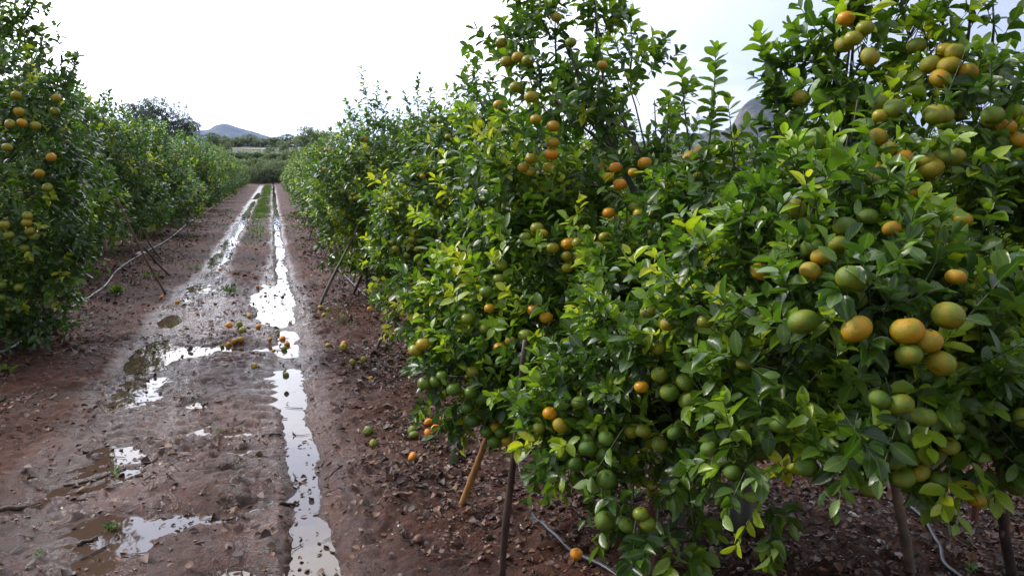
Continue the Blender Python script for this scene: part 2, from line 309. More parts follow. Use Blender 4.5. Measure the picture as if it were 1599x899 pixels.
def soil_material():
    m, nt, b, out, N = new_mat('wet_red_soil'); L = nt.links.new
    geo = N('ShaderNodeNewGeometry'); P = geo.outputs['Position']
    def noise(s, d=4, r=0.55, vec=None):
        n = N('ShaderNodeTexNoise'); n.inputs['Scale'].default_value = s; n.inputs['Detail'].default_value = d; n.inputs['Roughness'].default_value = r
        L(vec or P, n.inputs['Vector']); return n.outputs['Fac']
    wa = N('ShaderNodeAttribute', attribute_name='wet'); ga = N('ShaderNodeAttribute', attribute_name='green')
    n1 = noise(1.3, 6, 0.65); n2 = noise(16, 6, 0.75); n3 = noise(75, 5, 0.75)
    r1 = ramp(N, [(0.28, (0.031, 0.012, 0.007)), (0.5, (0.080, 0.027, 0.014)), (0.72, (0.155, 0.052, 0.026))]); L(n1, r1.inputs['Fac'])
    r2 = ramp(N, [(0.3, (0.35, 0.33, 0.33)), (0.52, (0.95, 0.95, 0.95)), (0.75, (1.7, 1.5, 1.35))]); L(n2, r2.inputs['Fac'])
    m1 = N('ShaderNodeMix', data_type='RGBA', blend_type='MULTIPLY'); m1.inputs['Factor'].default_value = 0.85; L(r1.outputs[0], m1.inputs['A']); L(r2.outputs[0], m1.inputs['B'])
    r3 = ramp(N, [(0.35, (0.55, 0.52, 0.5)), (0.6, (1.1, 1.1, 1.1)), (0.75, (2.1, 2.0, 1.8))]); L(n3, r3.inputs['Fac'])
    m2 = N('ShaderNodeMix', data_type='RGBA', blend_type='MULTIPLY'); m2.inputs['Factor'].default_value = 0.6; L(m1.outputs['Result'], m2.inputs['A']); L(r3.outputs[0], m2.inputs['B'])
    # smooth wet mud is browner and more even
    mm = N('ShaderNodeMix', data_type='RGBA'); wf = N('ShaderNodeMath', operation='MULTIPLY'); wf.inputs[1].default_value = 0.4; L(wa.outputs['Fac'], wf.inputs[0])
    L(wf.outputs[0], mm.inputs['Factor']); L(m2.outputs['Result'], mm.inputs['A']); mm.inputs['B'].default_value = (0.070, 0.034, 0.024, 1)
    gr = N('ShaderNodeMix', data_type='RGBA'); gn = noise(3.5, 5, 0.7)
    gm = N('ShaderNodeMapRange'); gm.inputs['From Min'].default_value = 0.36; gm.inputs['From Max'].default_value = 0.5; L(gn, gm.inputs['Value'])
    gf = N('ShaderNodeMath', operation='MULTIPLY'); L(gm.outputs[0], gf.inputs[0]); L(ga.outputs['Fac'], gf.inputs[1])
    L(gf.outputs[0], gr.inputs['Factor']); L(mm.outputs['Result'], gr.inputs['A']); gr.inputs['B'].default_value = (0.055, 0.08, 0.025, 1)
    sa = N('ShaderNodeAttribute', attribute_name='shore')
    sm = N('ShaderNodeMix', data_type='RGBA', blend_type='MULTIPLY'); L(sa.outputs['Fac'], sm.inputs['Factor']); L(gr.outputs['Result'], sm.inputs['A']); sm.inputs['B'].default_value = (0.5, 0.5, 0.52, 1)
    L(sm.outputs['Result'], b.inputs['Base Color'])
    # gloss follows the water film
    nr = noise(9, 8, 0.8)
    rr = N('ShaderNodeMath', operation='MULTIPLY_ADD'); rr.inputs[1].default_value = 1.1; L(nr, rr.inputs[0])
    s1 = N('ShaderNodeMath', operation='SUBTRACT'); s1.inputs[1].default_value = 0.40; L(wa.outputs['Fac'], s1.inputs[0]); L(s1.outputs[0], rr.inputs[2])
    rm = N('ShaderNodeMapRange'); rm.inputs['From Min'].default_value = 0.1; rm.inputs['From Max'].default_value = 0.85
    rm.inputs['To Min'].default_value = 0.85; rm.inputs['To Max'].default_value = 0.09; L(rr.outputs[0], rm.inputs['Value'])
    sr = N('ShaderNodeMix', data_type='FLOAT'); L(sa.outputs['Fac'], sr.inputs['Factor']); L(rm.outputs[0], sr.inputs['A']); sr.inputs['B'].default_value = 0.08
    L(sr.outputs['Result'], b.inputs['Roughness'])
    b.inputs['Specular IOR Level'].default_value = 0.35
    h = N('ShaderNodeMath', operation='MULTIPLY_ADD'); h.inputs[1].default_value = 0.35; L(n3, h.inputs[0]); L(n2, h.inputs[2])
    st = N('ShaderNodeMapRange'); st.inputs['To Min'].default_value = 1.0; st.inputs['To Max'].default_value = 0.55; L(wa.outputs['Fac'], st.inputs['Value'])
    bp = N('ShaderNodeBump'); bp.inputs['Distance'].default_value = 0.045; L(st.outputs[0], bp.inputs['Strength'])
    L(h.outputs[0], bp.inputs['Height']); L(bp.outputs[0], b.inputs['Normal'])
    return m
SOIL = soil_material()
ground = link('ground', mesh_from('ground', np.stack([GX, GY, GZ], -1).reshape(-1, 3), quads.ravel(), np.full(len(quads), 4), [SOIL], attrs={'shore': shore.ravel(), 'wet': wet.ravel(), 'green': green.ravel()}))
tag(ground, kind='structure')

def water_material():
    m, nt, b, out, N = new_mat('muddy_water'); L = nt.links.new
    geo = N('ShaderNodeNewGeometry')
    b.inputs['Base Color'].default_value = (0.062, 0.038, 0.027, 1); b.inputs['Roughness'].default_value = 0.03; b.inputs['IOR'].default_value = 1.36
    mp = N('ShaderNodeMapping'); mp.inputs['Scale'].default_value = (1, 0.5, 1); L(geo.outputs['Position'], mp.inputs[0])
    n = N('ShaderNodeTexNoise'); n.inputs['Scale'].default_value = 9; n.inputs['Detail'].default_value = 2; L(mp.outputs[0], n.inputs['Vector'])
    bp = N('ShaderNodeBump'); bp.inputs['Strength'].default_value = 0.12; bp.inputs['Distance'].default_value = 0.01; L(n.outputs['Fac'], bp.inputs['Height']); L(bp.outputs[0], b.inputs['Normal'])
    return m
WATER = water_material()
water = link('puddle_water', mesh_from('puddle_water', [(-1.75, 1.8, WATER_Z), (0.45, 1.8, WATER_Z), (0.45, 78, WATER_Z), (-1.75, 78, WATER_Z)], [0, 1, 2, 3], [4], [WATER]))
tag(water, kind='structure')

# ---------------------------------------------------------------- leaves and shoots
def leaf_template(rows, fold, curl, roll=0.0):
    """verts (x across +-0.5, y along 0..1, z up), faces, uv"""
    V = [(0, 0, 0)]; UV = [(0.5, 0)]; Fc = []
    prev = None
    for t, w in rows:
        z = -curl * t * t
        i = len(V)
        V += [(-w / 2, t, z + fold * w + roll * t), (0, t, z), (w / 2, t, z + fold * w - roll * t)]
        UV += [(0.5 - w / 2, t), (0.5, t), (0.5 + w / 2, t)]
        if prev is None:
            Fc += [(0, i + 1, i), (0, i + 2, i + 1)]
        else:
            Fc += [(prev, prev + 1, i + 1, i), (prev + 1, prev + 2, i + 2, i + 1)]
        prev = i
    i = len(V); V.append((0, 1.0, -curl)); UV.append((0.5, 1))
    Fc += [(prev, prev + 1, i), (prev + 1, prev + 2, i)]
    return np.array(V, float), Fc, np.array(UV, float)
HI = [leaf_template([(0.16, 0.62), (0.42, 1.0), (0.68, 0.86), (0.88, 0.42)], f, c, r) for f, c, r in ((0.18, 0.12, 0.0), (0.34, 0.30, 0.12), (0.12, 0.42, -0.10), (0.50, 0.08, 0.0), (0.22, -0.16, 0.1), (0.05, 0.2, 0.16), (0.62, 0.35, -0.08))]
MID = [leaf_template([(0.30, 0.92), (0.68, 0.84)], f, c) for f, c in ((0.2, 0.15), (0.32, 0.3), (0.1, 0.05))]
LOW = [leaf_template([(0.45, 1.0)], f, c) for f, c in ((0.2, 0.15), (0.3, 0.3))]
CURLED = [leaf_template([(0.2, 0.7), (0.5, 1.0), (0.8, 0.6)], f, c, r) for f, c, r in ((0.3, 0.2, 0.1), (-0.25, -0.25, 0.0), (0.5, 0.1, -0.15), (0.1, -0.4, 0.2))]

class Soup:
    """collects geometry for ONE mesh"""
    def __init__(s): s.v = []; s.l = []; s.t = []; s.uv = []; s.ti = []; s.mi = []; s.n = 0
    def add(s, V, loops, totals, uv, tint, mat):
        s.v.append(V); s.l.append(np.asarray(loops) + s.n); s.t.append(np.asarray(totals)); s.uv.append(uv); s.ti.append(tint)
        s.mi.append(np.full(len(totals), mat)); s.n += len(V)
    def leaves(s, P, D, Nn, L, W, tint, templates, mat=0, rng=RNG):
        pick = rng.integers(0, len(templates), len(P))
        X = norm(np.cross(D, Nn)); Z = np.cross(X, D)
        for k, (TV, TF, TU) in enumerate(templates):
            m = pick == k; n = int(m.sum())
            if not n: continue
            loc = TV[None] * np.stack([W[m], L[m], L[m]], -1)[:, None, :]
            loc[:, :, 2] = TV[None, :, 2] * W[m][:, None]
            V = P[m][:, None] + loc[..., 0:1] * X[m][:, None] + loc[..., 1:2] * D[m][:, None] + loc[..., 2:3] * Z[m][:, None]
            fl = np.concatenate([np.array(f) for f in TF]); tt = np.array([len(f) for f in TF])
            loops = (fl[None] + (np.arange(n) * len(TV))[:, None]).ravel()
            s.add(V.reshape(-1, 3), loops, np.tile(tt, n), np.tile(TU, (n, 1)), np.repeat(tint[m], len(TV)), mat)
    def tube(s, pts, radii, sides=6, mat=1, cap=True):
        pts = np.array(pts, float); n = len(pts)
        tang = norm(np.gradient(pts, axis=0))
        ref = np.array([0.3, 0.2, 1.0]) if abs(tang[0][2]) < 0.9 else np.array([1.0, 0.1, 0.0])
        A = norm(np.cross(tang, ref)); B = np.cross(tang, A)
        a = np.arange(sides) * 2 * np.pi / sides
        V = pts[:, None] + (np.cos(a)[None, :, None] * A[:, None] + np.sin(a)[None, :, None] * B[:, None]) * np.array(radii)[:, None, None]
        V = V.reshape(-1, 3); q = []
        for i in range(n - 1):
            for j in range(sides):
                k = (j + 1) % sides
                q += [i * sides + j, i * sides + k, (i + 1) * sides + k, (i + 1) * sides + j]
        tot = [4] * ((n - 1) * sides)
        if cap:
            q += list(range(sides))[::-1] + list(range((n - 1) * sides, n * sides)); tot += [sides, sides]
        s.add(V, q, tot, np.zeros((len(V), 2)), np.full(len(V), 0.3), mat)
    def mesh(s, name, mats, smooth=True):
        return mesh_from(name, np.concatenate(s.v), np.concatenate(s.l), np.concatenate(s.t), mats, np.concatenate(s.uv), np.concatenate(s.ti), smooth, np.concatenate(s.mi))

def shoot_leaves(P, D, S, tint, leaf_len, n_leaf, rng, ratio=0.53, keep=None):
    """P,D,S: origin, direction, length of each shoot -> arrays for Soup.leaves"""
    n = len(P)
    ref = norm(rng.normal(size=(n, 3))); A = norm(np.cross(D, ref)); B = np.cross(D, A)
    i = np.arange(n_leaf); t = (i + 0.4 + rng.uniform(-.25, .25, (n, n_leaf))) / n_leaf
    phi = rng.uniform(0, 6.28, (n, 1)) + i[None] * 2.4 + rng.uniform(-.3, .3, (n, n_leaf))
    rad = np.cos(phi)[..., None] * A[:, None] + np.sin(phi)[..., None] * B[:, None]
    ang = np.radians(78 - 48 * t + rng.uniform(-14, 14, t.shape))
    ld = D[:, None] * np.cos(ang)[..., None] + rad * np.sin(ang)[..., None]
    ld[..., 2] -= rng.uniform(0.0, 0.35, t.shape)
    ld = norm(ld)
    up = D[:, None] * 0.8 + np.array([0, 0, 0.8]) + rng.normal(size=ld.shape) * 0.3
    nn = norm(up - ld * (up * ld).sum(-1, keepdims=True))
    pos = P[:, None] + D[:, None] * (S[:, None] * t)[..., None]
    pos[..., 2] -= 0.12 * (S[:, None] * t) ** 2 / 0.2
    size = leaf_len * (0.72 + 0.42 * np.sin(np.pi * np.clip(t * 0.9 + 0.1, 0, 1))) * rng.uniform(0.7, 1.2, t.shape)
    wid = size * ratio * rng.uniform(0.8, 1.15, t.shape)
    ti = tint[:, None] + 0.12 * t + rng.normal(size=t.shape) * 0.05
    m = rng.random(t.shape) < 0.93
    return pos[m], ld[m], nn[m], size[m], wid[m], np.clip(ti[m], 0, 1)

def sample_shoots(lobes, density, rng, low_z=0.22, top_thin=0.66):
    P = []; Dn = []; low = []
    lobes = [tuple(l) for l in lobes]
    for (x, y, z, rx, rz) in lobes:
        r = (rx * rx * rz) ** (1 / 3)
        n = int(density * 4 * math.pi * (r ** 2) * (1.0 if z < 1.6 else top_thin))
        u = norm(rng.normal(size=(n, 3))); k = rng.uniform(0.25, 1, (n, 1)) ** (1 / 2.6)
        k *= 1 + 0.12 * rng.normal(size=(n, 1))
        sc = np.array([rx, rx, rz])
        P.append(np.array([x, y, z]) + u * k * sc); Dn.append(norm(u / sc)); low.append(u[:, 2])
    P = np.concatenate(P); Dn = np.concatenate(Dn); low = np.concatenate(low)
    deep = np.zeros(len(P))
    for (x, y, z, rx, rz) in lobes:
        q = (((P - np.array([x, y, z])) / np.array([rx, rx, rz])) ** 2).sum(1)
        deep += (q < 0.35)
    m = ~((deep > 0) & (rng.random(len(P)) < 0.62))
    m &= P[:, 2] > (low_z(P) if callable(low_z) else low_z)
    g1 = fbm(P[:, 0] + 0.9 * P[:, 2], P[:, 1] - 0.5 * P[:, 2], 3.1, 2, 61) + fbm(P[:, 1] + 0.8 * P[:, 2] + 7, P[:, 0] * 0.8 - P[:, 2] * 0.6, 2.6, 2, 62)
    m &= (g1 > -0.16) | (rng.random(len(P)) < 0.25)
    P, Dn, low = P[m], Dn[m], low[m]
    D = norm(Dn * 0.9 + np.array([0, 0, 0.75]) + rng.normal(size=P.shape) * 0.42)
    hang = low < -0.35
    D[hang] = norm(Dn[hang] * 0.8 + np.array([0, 0, -0.25]) + rng.normal(size=(hang.sum(), 3)) * 0.4)
    return P, D

def build_crown(name, lobes, spires, density, leaf_len, n_leaf, templates, rng, flush=0.1, base=0.26, twigs=True, clear=(), shoot=(0.10, 0.2), outward=None, mats=None, yellow=0.02, low_z=0.22, top_thin=0.66):
    s = Soup()
    P, D = sample_shoots(lobes, density, rng, low_z, top_thin)
    n = len(P)
    S = rng.uniform(shoot[0], shoot[1], n)
    tint = base + rng.normal(size=n) * 0.09
    patch = fbm(P[:, 0] * 1.0 + P[:, 2], P[:, 1] - P[:, 2] * 0.7, 2.2, 2, 5)
    tint += 0.12 * patch
    fl = rng.random(n) < flush * (1 + 1.5 * np.clip(patch, -0.6, 1)); tint[fl] = rng.uniform(0.5, 0.8, fl.sum())
    ye = rng.random(n) < yellow * (1 + 4 * (patch > 0.3)); tint[ye] = rng.uniform(0.75, 1.0, ye.sum())
    sp_pts = []
    for a, b in spires:
        a = np.array(a, float); b = np.array(b, float); ln = np.linalg.norm(b - a)
        d = (b - a) / ln; side = norm(rng.normal(size=3)); bend = side * ln * 0.06
        m = max(3, int(ln / 0.06))
        tt = np.linspace(0.0, 0.93, m)
        pts = a + (b - a) * tt[:, None] + bend * np.sin(np.pi * tt)[:, None]
        sp_pts.append(pts)
        dd = norm(d * (0.25 + 0.9 * tt[:, None]) + rng.normal(size=(m, 3)) * 0.55 * (1.1 - tt[:, None]))
        P = np.vstack([P, pts]); D = np.vstack([D, dd]); S = np.concatenate([S, rng.uniform(0.07, 0.13, m) * (1.3 - 0.5 * tt) * (leaf_len / 0.07) ** 0.5])
        tint = np.concatenate([tint, base + 0.05 + 0.15 * tt + rng.normal(size=m) * 0.06])
    a, d, nn, L, W, ti = shoot_leaves(P, D, S, tint, leaf_len, n_leaf, rng)
    if len(clear):
        C = np.array([c[:3] for c in clear]); R = np.array([c[3] for c in clear])
        keep = np.ones(len(a), bool)
        mid = a + d * (L * 0.5)[:, None]
        for c, r in zip(C, R):
            o = norm((outward(c) if outward else np.array([0, -1, 0.])))
            q = mid - c; h = q @ o
            dist = np.linalg.norm(q - np.clip(h, 0, 0.2)[:, None] * o, axis=1)
            keep &= ~((dist < r + 0.006) & (rng.random(len(mid)) < 0.88))
        a, d, nn, L, W, ti = a[keep], d[keep], nn[keep], L[keep], W[keep], ti[keep]
    s.leaves(a, d, nn, L, W, ti, templates, 0, rng)
    if twigs:
        # one thin three-sided twig along every shoot
        n = len(P); ref = norm(rng.normal(size=(n, 3))); A = norm(np.cross(D, ref)); B = np.cross(D, A)
        E0 = P - D * 0.05; E1 = P + D * S[:, None]; E1[:, 2] -= 0.12 * S ** 2 / 0.2
        V = []
        for E, r in ((E0, 0.0022), (E1, 0.0011)):
            for k in range(3):
                an = k * 2.0944; V.append(E + (A * math.cos(an) + B * math.sin(an)) * r)
        V = np.stack(V, 1).reshape(-1, 3)
        f = np.array([0, 1, 4, 3, 1, 2, 5, 4, 2, 0, 3, 5])
        s.add(V, (f[None] + np.arange(n)[:, None] * 6).ravel(), np.full(3 * n, 4), np.zeros((len(V), 2)), np.full(len(V), 0.3), 1)
        for pts in sp_pts:
            s.tube(pts, np.linspace(0.006, 0.002, len(pts)), 5, 1)
    return s.mesh(name, mats or [LEAF, STALK])

def build_wood(name, lobes, spires, rng, base_r=0.06, fork=0.4, lean=(0, 0), mat=None):
    s = Soup()
    f = np.array([lean[0], lean[1], fork])
    k = np.linspace(0, 1, 6)
    s.tube([(f[0] * t, f[1] * t, fork * t - 0.03 * (t == 0)) for t in k], base_r * (1.35 - 0.45 * k ** 0.5), 10, 0)
    for (x, y, z, rx, rz) in lobes:
        c = np.array([x, y, z]); mid = f * 0.5 + c * 0.5 + rng.normal(size=3) * 0.06; mid[2] += 0.04
        mid[:2] = f[:2] + (c[:2] - f[:2]) * 0.42
        t = np.linspace(0, 1, 8)[:, None]
        pts = (1 - t) ** 2 * (f - [0, 0, 0.05]) + 2 * t * (1 - t) * mid + t ** 2 * c + rng.normal(size=(8, 3)) * 0.012
        pts[0] = f - [0, 0, 0.05]
        s.tube(pts, np.linspace(base_r * 0.45, 0.007, 8), 6, 0)
        for q in range(4):
            e = c + norm(rng.normal(size=3)) * np.array([rx, rx, rz]) * 0.8; e[2] = max(e[2], 0.35)
            s.tube([pts[5], (pts[5] + e) / 2 + rng.normal(size=3) * 0.02, e], [0.007, 0.005, 0.003], 4, 0)
    return s.mesh(name, [mat or BARK])

# ---------------------------------------------------------------- fruit
def fruit_mesh(name, seg, rings, squash=0.86, stalk=True, stem_up=0.05):
    s = Soup(); V = []; q = []; tt = []
    for i in range(rings + 1):
        th = math.pi * i / rings
        r = math.sin(th); z = math.cos(th) * squash
        dim = 0.14 * math.exp(-(r / 0.28) ** 2); z = z - math.copysign(dim, z) if abs(math.cos(th)) > 0.5 else z
        for j in range(seg):
            a = 2 * math.pi * j / seg
            k = 1 + 0.012 * math.sin(5 * a) * r
            V.append((r * k * math.cos(a), r * k * math.sin(a), z))
    for i in range(rings):
        for j in range(seg):
            k = (j + 1) % seg
            q += [i * seg + j, (i + 1) * seg + j, (i + 1) * seg + k, i * seg + k]; tt.append(4)
    s.add(np.array(V), q, tt, np.zeros((len(V), 2)), np.full(len(V), .3), 0)
    if stalk:
        s.tube([(0, 0, squash - 0.16), (0.01, 0, squash - 0.04), (0.02, 0.01, squash + 0.04)], [0.07, 0.05, 0.04], 5, 1)
        c = [(0, 0, squash - 0.10)] + [((0.26 if j % 2 else 0.13) * math.cos(j * math.pi / 5), (0.26 if j % 2 else 0.13) * math.sin(j * math.pi / 5), squash - 0.10) for j in range(10)]
        q = []
        for j in range(10): q += [0, 1 + j, 1 + (j + 1) % 10]
        s.add(np.array(c), q, [3] * 10, np.zeros((11, 2)), np.full(11, .3), 1)
    me = s.mesh(name, [PEEL, STALK]); 
    return me
def unit_mesh(me, r):
    me = me.copy(); me.transform(Matrix.Scale(r, 4)); return me
FRUIT_BIG = [fruit_mesh('fruit', 24, 14, q) for q in (0.84, 0.9, 0.8)]
FRUIT_MED = [fruit_mesh('fruit', 14, 9, q) for q in (0.84, 0.9)]
FRUIT_SMALL = [fruit_mesh('fruit', 8, 6, 0.86, False)]
def put_fruit(parent, p, r, ripe, meshes, rng, tilt=0.32):
    o = link('fruit', meshes[int(rng.integers(len(meshes)))], parent, p)
    o.scale = (r, r, r * float(rng.uniform(0.95, 1.04)))
    o.rotation_euler = (float(rng.normal()) * tilt, float(rng.normal()) * tilt, float(rng.uniform(0, 6.28)))
    o.color = (float(np.clip(ripe - 0.11 + rng.normal() * 0.05, 0.02, 1)), 0, 0, 1)
    return o
LOBES_NEAR=[(1.37,3.50,2.23,0.32,0.31),(1.30,3.57,1.86,0.39,0.32),(1.65,3.52,1.99,0.25,0.37),(1.18,3.71,1.48,0.43,0.30),(1.41,3.40,1.27,0.47,0.35),(0.98,3.40,1.04,0.32,0.31),(0.86,3.26,0.77,0.24,0.20),(1.21,3.06,0.85,0.35,0.32),(1.63,3.09,1.50,0.28,0.24),(1.45,2.69,1.22,0.29,0.29),(1.12,2.50,0.75,0.26,0.21),(1.17,2.17,0.60,0.17,0.17),(1.28,2.26,0.95,0.30,0.28),(1.39,2.01,0.82,0.24,0.19),(1.76,2.55,1.53,0.32,0.19),(1.46,1.98,1.26,0.32,0.28),(1.46,1.77,0.99,0.31,0.25),(1.43,1.55,1.28,0.29,0.26),(1.53,1.77,1.49,0.26,0.20),(1.87,2.21,1.84,0.17,0.25),(1.96,2.00,1.75,0.31,0.26),(2.08,1.94,1.97,0.15,0.17),(1.95,2.11,2.06,0.20,0.20),(2.23,1.93,1.79,0.23,0.20),(2.02,1.78,1.47,0.28,0.23),(1.99,1.60,1.23,0.22,0.24),(1.74,1.53,1.08,0.27,0.21),(1.65,1.63,0.91,0.27,0.14),(2.02,1.59,0.88,0.18,0.16),(2.41,1.76,1.38,0.23,0.51),(2.27,1.63,0.94,0.20,0.25),]
LOBES_SECOND=[(1.08,6.27,0.96,0.34,0.41),(1.12,6.09,0.55,0.27,0.24),(1.43,6.33,1.33,0.53,0.42),(1.20,6.28,1.34,0.38,0.33),(1.70,6.48,1.77,0.54,0.40),(2.11,6.67,1.59,0.57,0.57),(1.43,6.55,1.77,0.43,0.31),(1.65,6.34,0.88,0.51,0.51),(2.21,6.58,0.77,0.66,0.84),(1.70,6.57,2.10,0.26,0.26),(1.40,6.25,0.56,0.33,0.28),(2.90,7.01,1.27,0.78,0.78),]
LOBES_THIRD=[(0.87,9.84,1.03,0.36,0.38),(0.90,9.81,0.70,0.34,0.24),(1.22,9.92,1.39,0.51,0.51),(0.84,10.16,1.47,0.44,0.39),(1.44,10.20,1.89,0.53,0.40),(1.12,10.34,1.93,0.44,0.34),(1.91,10.43,1.80,0.54,0.54),(1.96,10.41,2.15,0.36,0.36),(2.43,10.73,1.72,0.66,0.66),(1.40,10.16,0.78,0.53,0.53),(1.97,10.39,0.92,0.72,0.91),(1.29,10.31,2.22,0.27,0.27),]
LOBES_LEFT=[(-2.05,7.75,1.02,0.38,0.41),(-1.94,7.77,0.87,0.26,0.31),(-2.25,7.77,0.56,0.42,0.42),(-2.33,7.94,1.31,0.71,0.64),(-2.01,8.14,2.07,0.39,0.39),(-2.20,7.98,1.77,0.57,0.50),(-2.08,8.01,1.48,0.35,0.35),(-2.28,8.16,2.52,0.44,0.51),(-2.06,8.21,2.54,0.29,0.36),(-2.72,8.19,1.77,0.88,1.18),(-2.75,7.99,0.73,0.80,0.73),(-2.26,8.22,2.99,0.29,0.37),(-2.57,8.30,2.64,0.52,0.75),(-3.22,8.61,1.29,0.94,1.34),(-1.85,8.16,2.36,0.14,0.22),(-2.31,7.70,0.28,0.24,0.21),]
SPIRES_NEAR=[((1.34,3.52,2.20),(1.31,3.45,2.59)),((1.53,3.48,2.32),(1.48,3.43,2.63)),((1.14,3.60,2.14),(1.09,3.58,2.36)),((1.71,3.47,2.17),(1.69,3.44,2.41)),((1.31,3.51,2.31),(1.19,3.47,2.47)),((1.67,3.19,1.74),(1.82,3.09,2.05)),((1.58,2.55,1.70),(1.59,2.52,2.08)),((1.64,2.75,1.73),(1.59,2.76,2.05)),((1.68,2.48,1.63),(1.65,2.50,1.89)),((1.65,2.97,1.71),(1.65,2.96,1.95)),((1.77,2.30,1.79),(1.66,2.34,2.11)),((1.78,2.27,1.93),(1.74,2.28,2.12)),((1.86,2.21,1.95),(1.80,2.17,2.37)),((1.90,2.17,2.01),(1.84,2.15,2.35)),((1.95,2.11,2.09),(1.90,2.09,2.36)),((2.01,2.04,2.12),(1.94,2.05,2.35)),((2.07,1.93,2.03),(2.01,1.92,2.33)),((2.10,1.90,2.06),(2.06,1.87,2.30)),((2.30,1.93,1.83),(2.30,1.90,2.01)),((2.06,2.01,2.08),(1.99,2.00,2.36)),((2.18,1.88,2.04),(2.14,1.87,2.27)),((1.45,1.88,0.64),(1.43,1.84,0.54)),((1.20,2.04,0.50),(1.23,1.98,0.43)),((1.70,1.37,0.99),(1.61,1.37,1.09)),]
SPIRES_SECOND=[((1.70,6.58,2.05),(1.66,6.53,2.61)),((1.78,6.55,2.10),(1.84,6.50,2.48)),((1.59,6.61,1.99),(1.50,6.60,2.32)),((1.94,6.50,2.10),(1.88,6.49,2.43)),((1.45,6.64,1.94),(1.39,6.64,2.21)),((1.75,6.56,2.05),(1.74,6.51,2.59)),]
SPIRES_THIRD=[((1.25,10.32,2.14),(1.16,10.26,2.97)),((1.37,10.30,2.14),(1.39,10.25,2.76)),((1.46,10.29,2.14),(1.51,10.25,2.64)),((1.12,10.33,2.01),(0.97,10.32,2.55)),((1.92,10.21,2.23),(1.91,10.15,2.91)),((1.84,10.23,2.14),(1.73,10.21,2.66)),((2.01,10.19,2.19),(2.07,10.14,2.73)),]
SPIRES_LEFT=[((-2.17,8.03,2.85),(-2.15,7.96,3.32)),((-2.08,8.06,2.80),(-2.01,8.02,3.19)),((-2.01,8.11,2.58),(-1.96,8.08,2.87)),((-1.89,8.15,2.48),(-1.90,8.12,2.73)),((-1.86,8.17,2.36),(-1.77,8.15,2.69)),((-1.82,8.17,2.42),(-1.70,8.17,2.69)),((-2.26,8.01,2.84),(-2.24,7.93,3.31)),((-2.11,8.04,2.91),(-1.95,8.03,3.22)),]
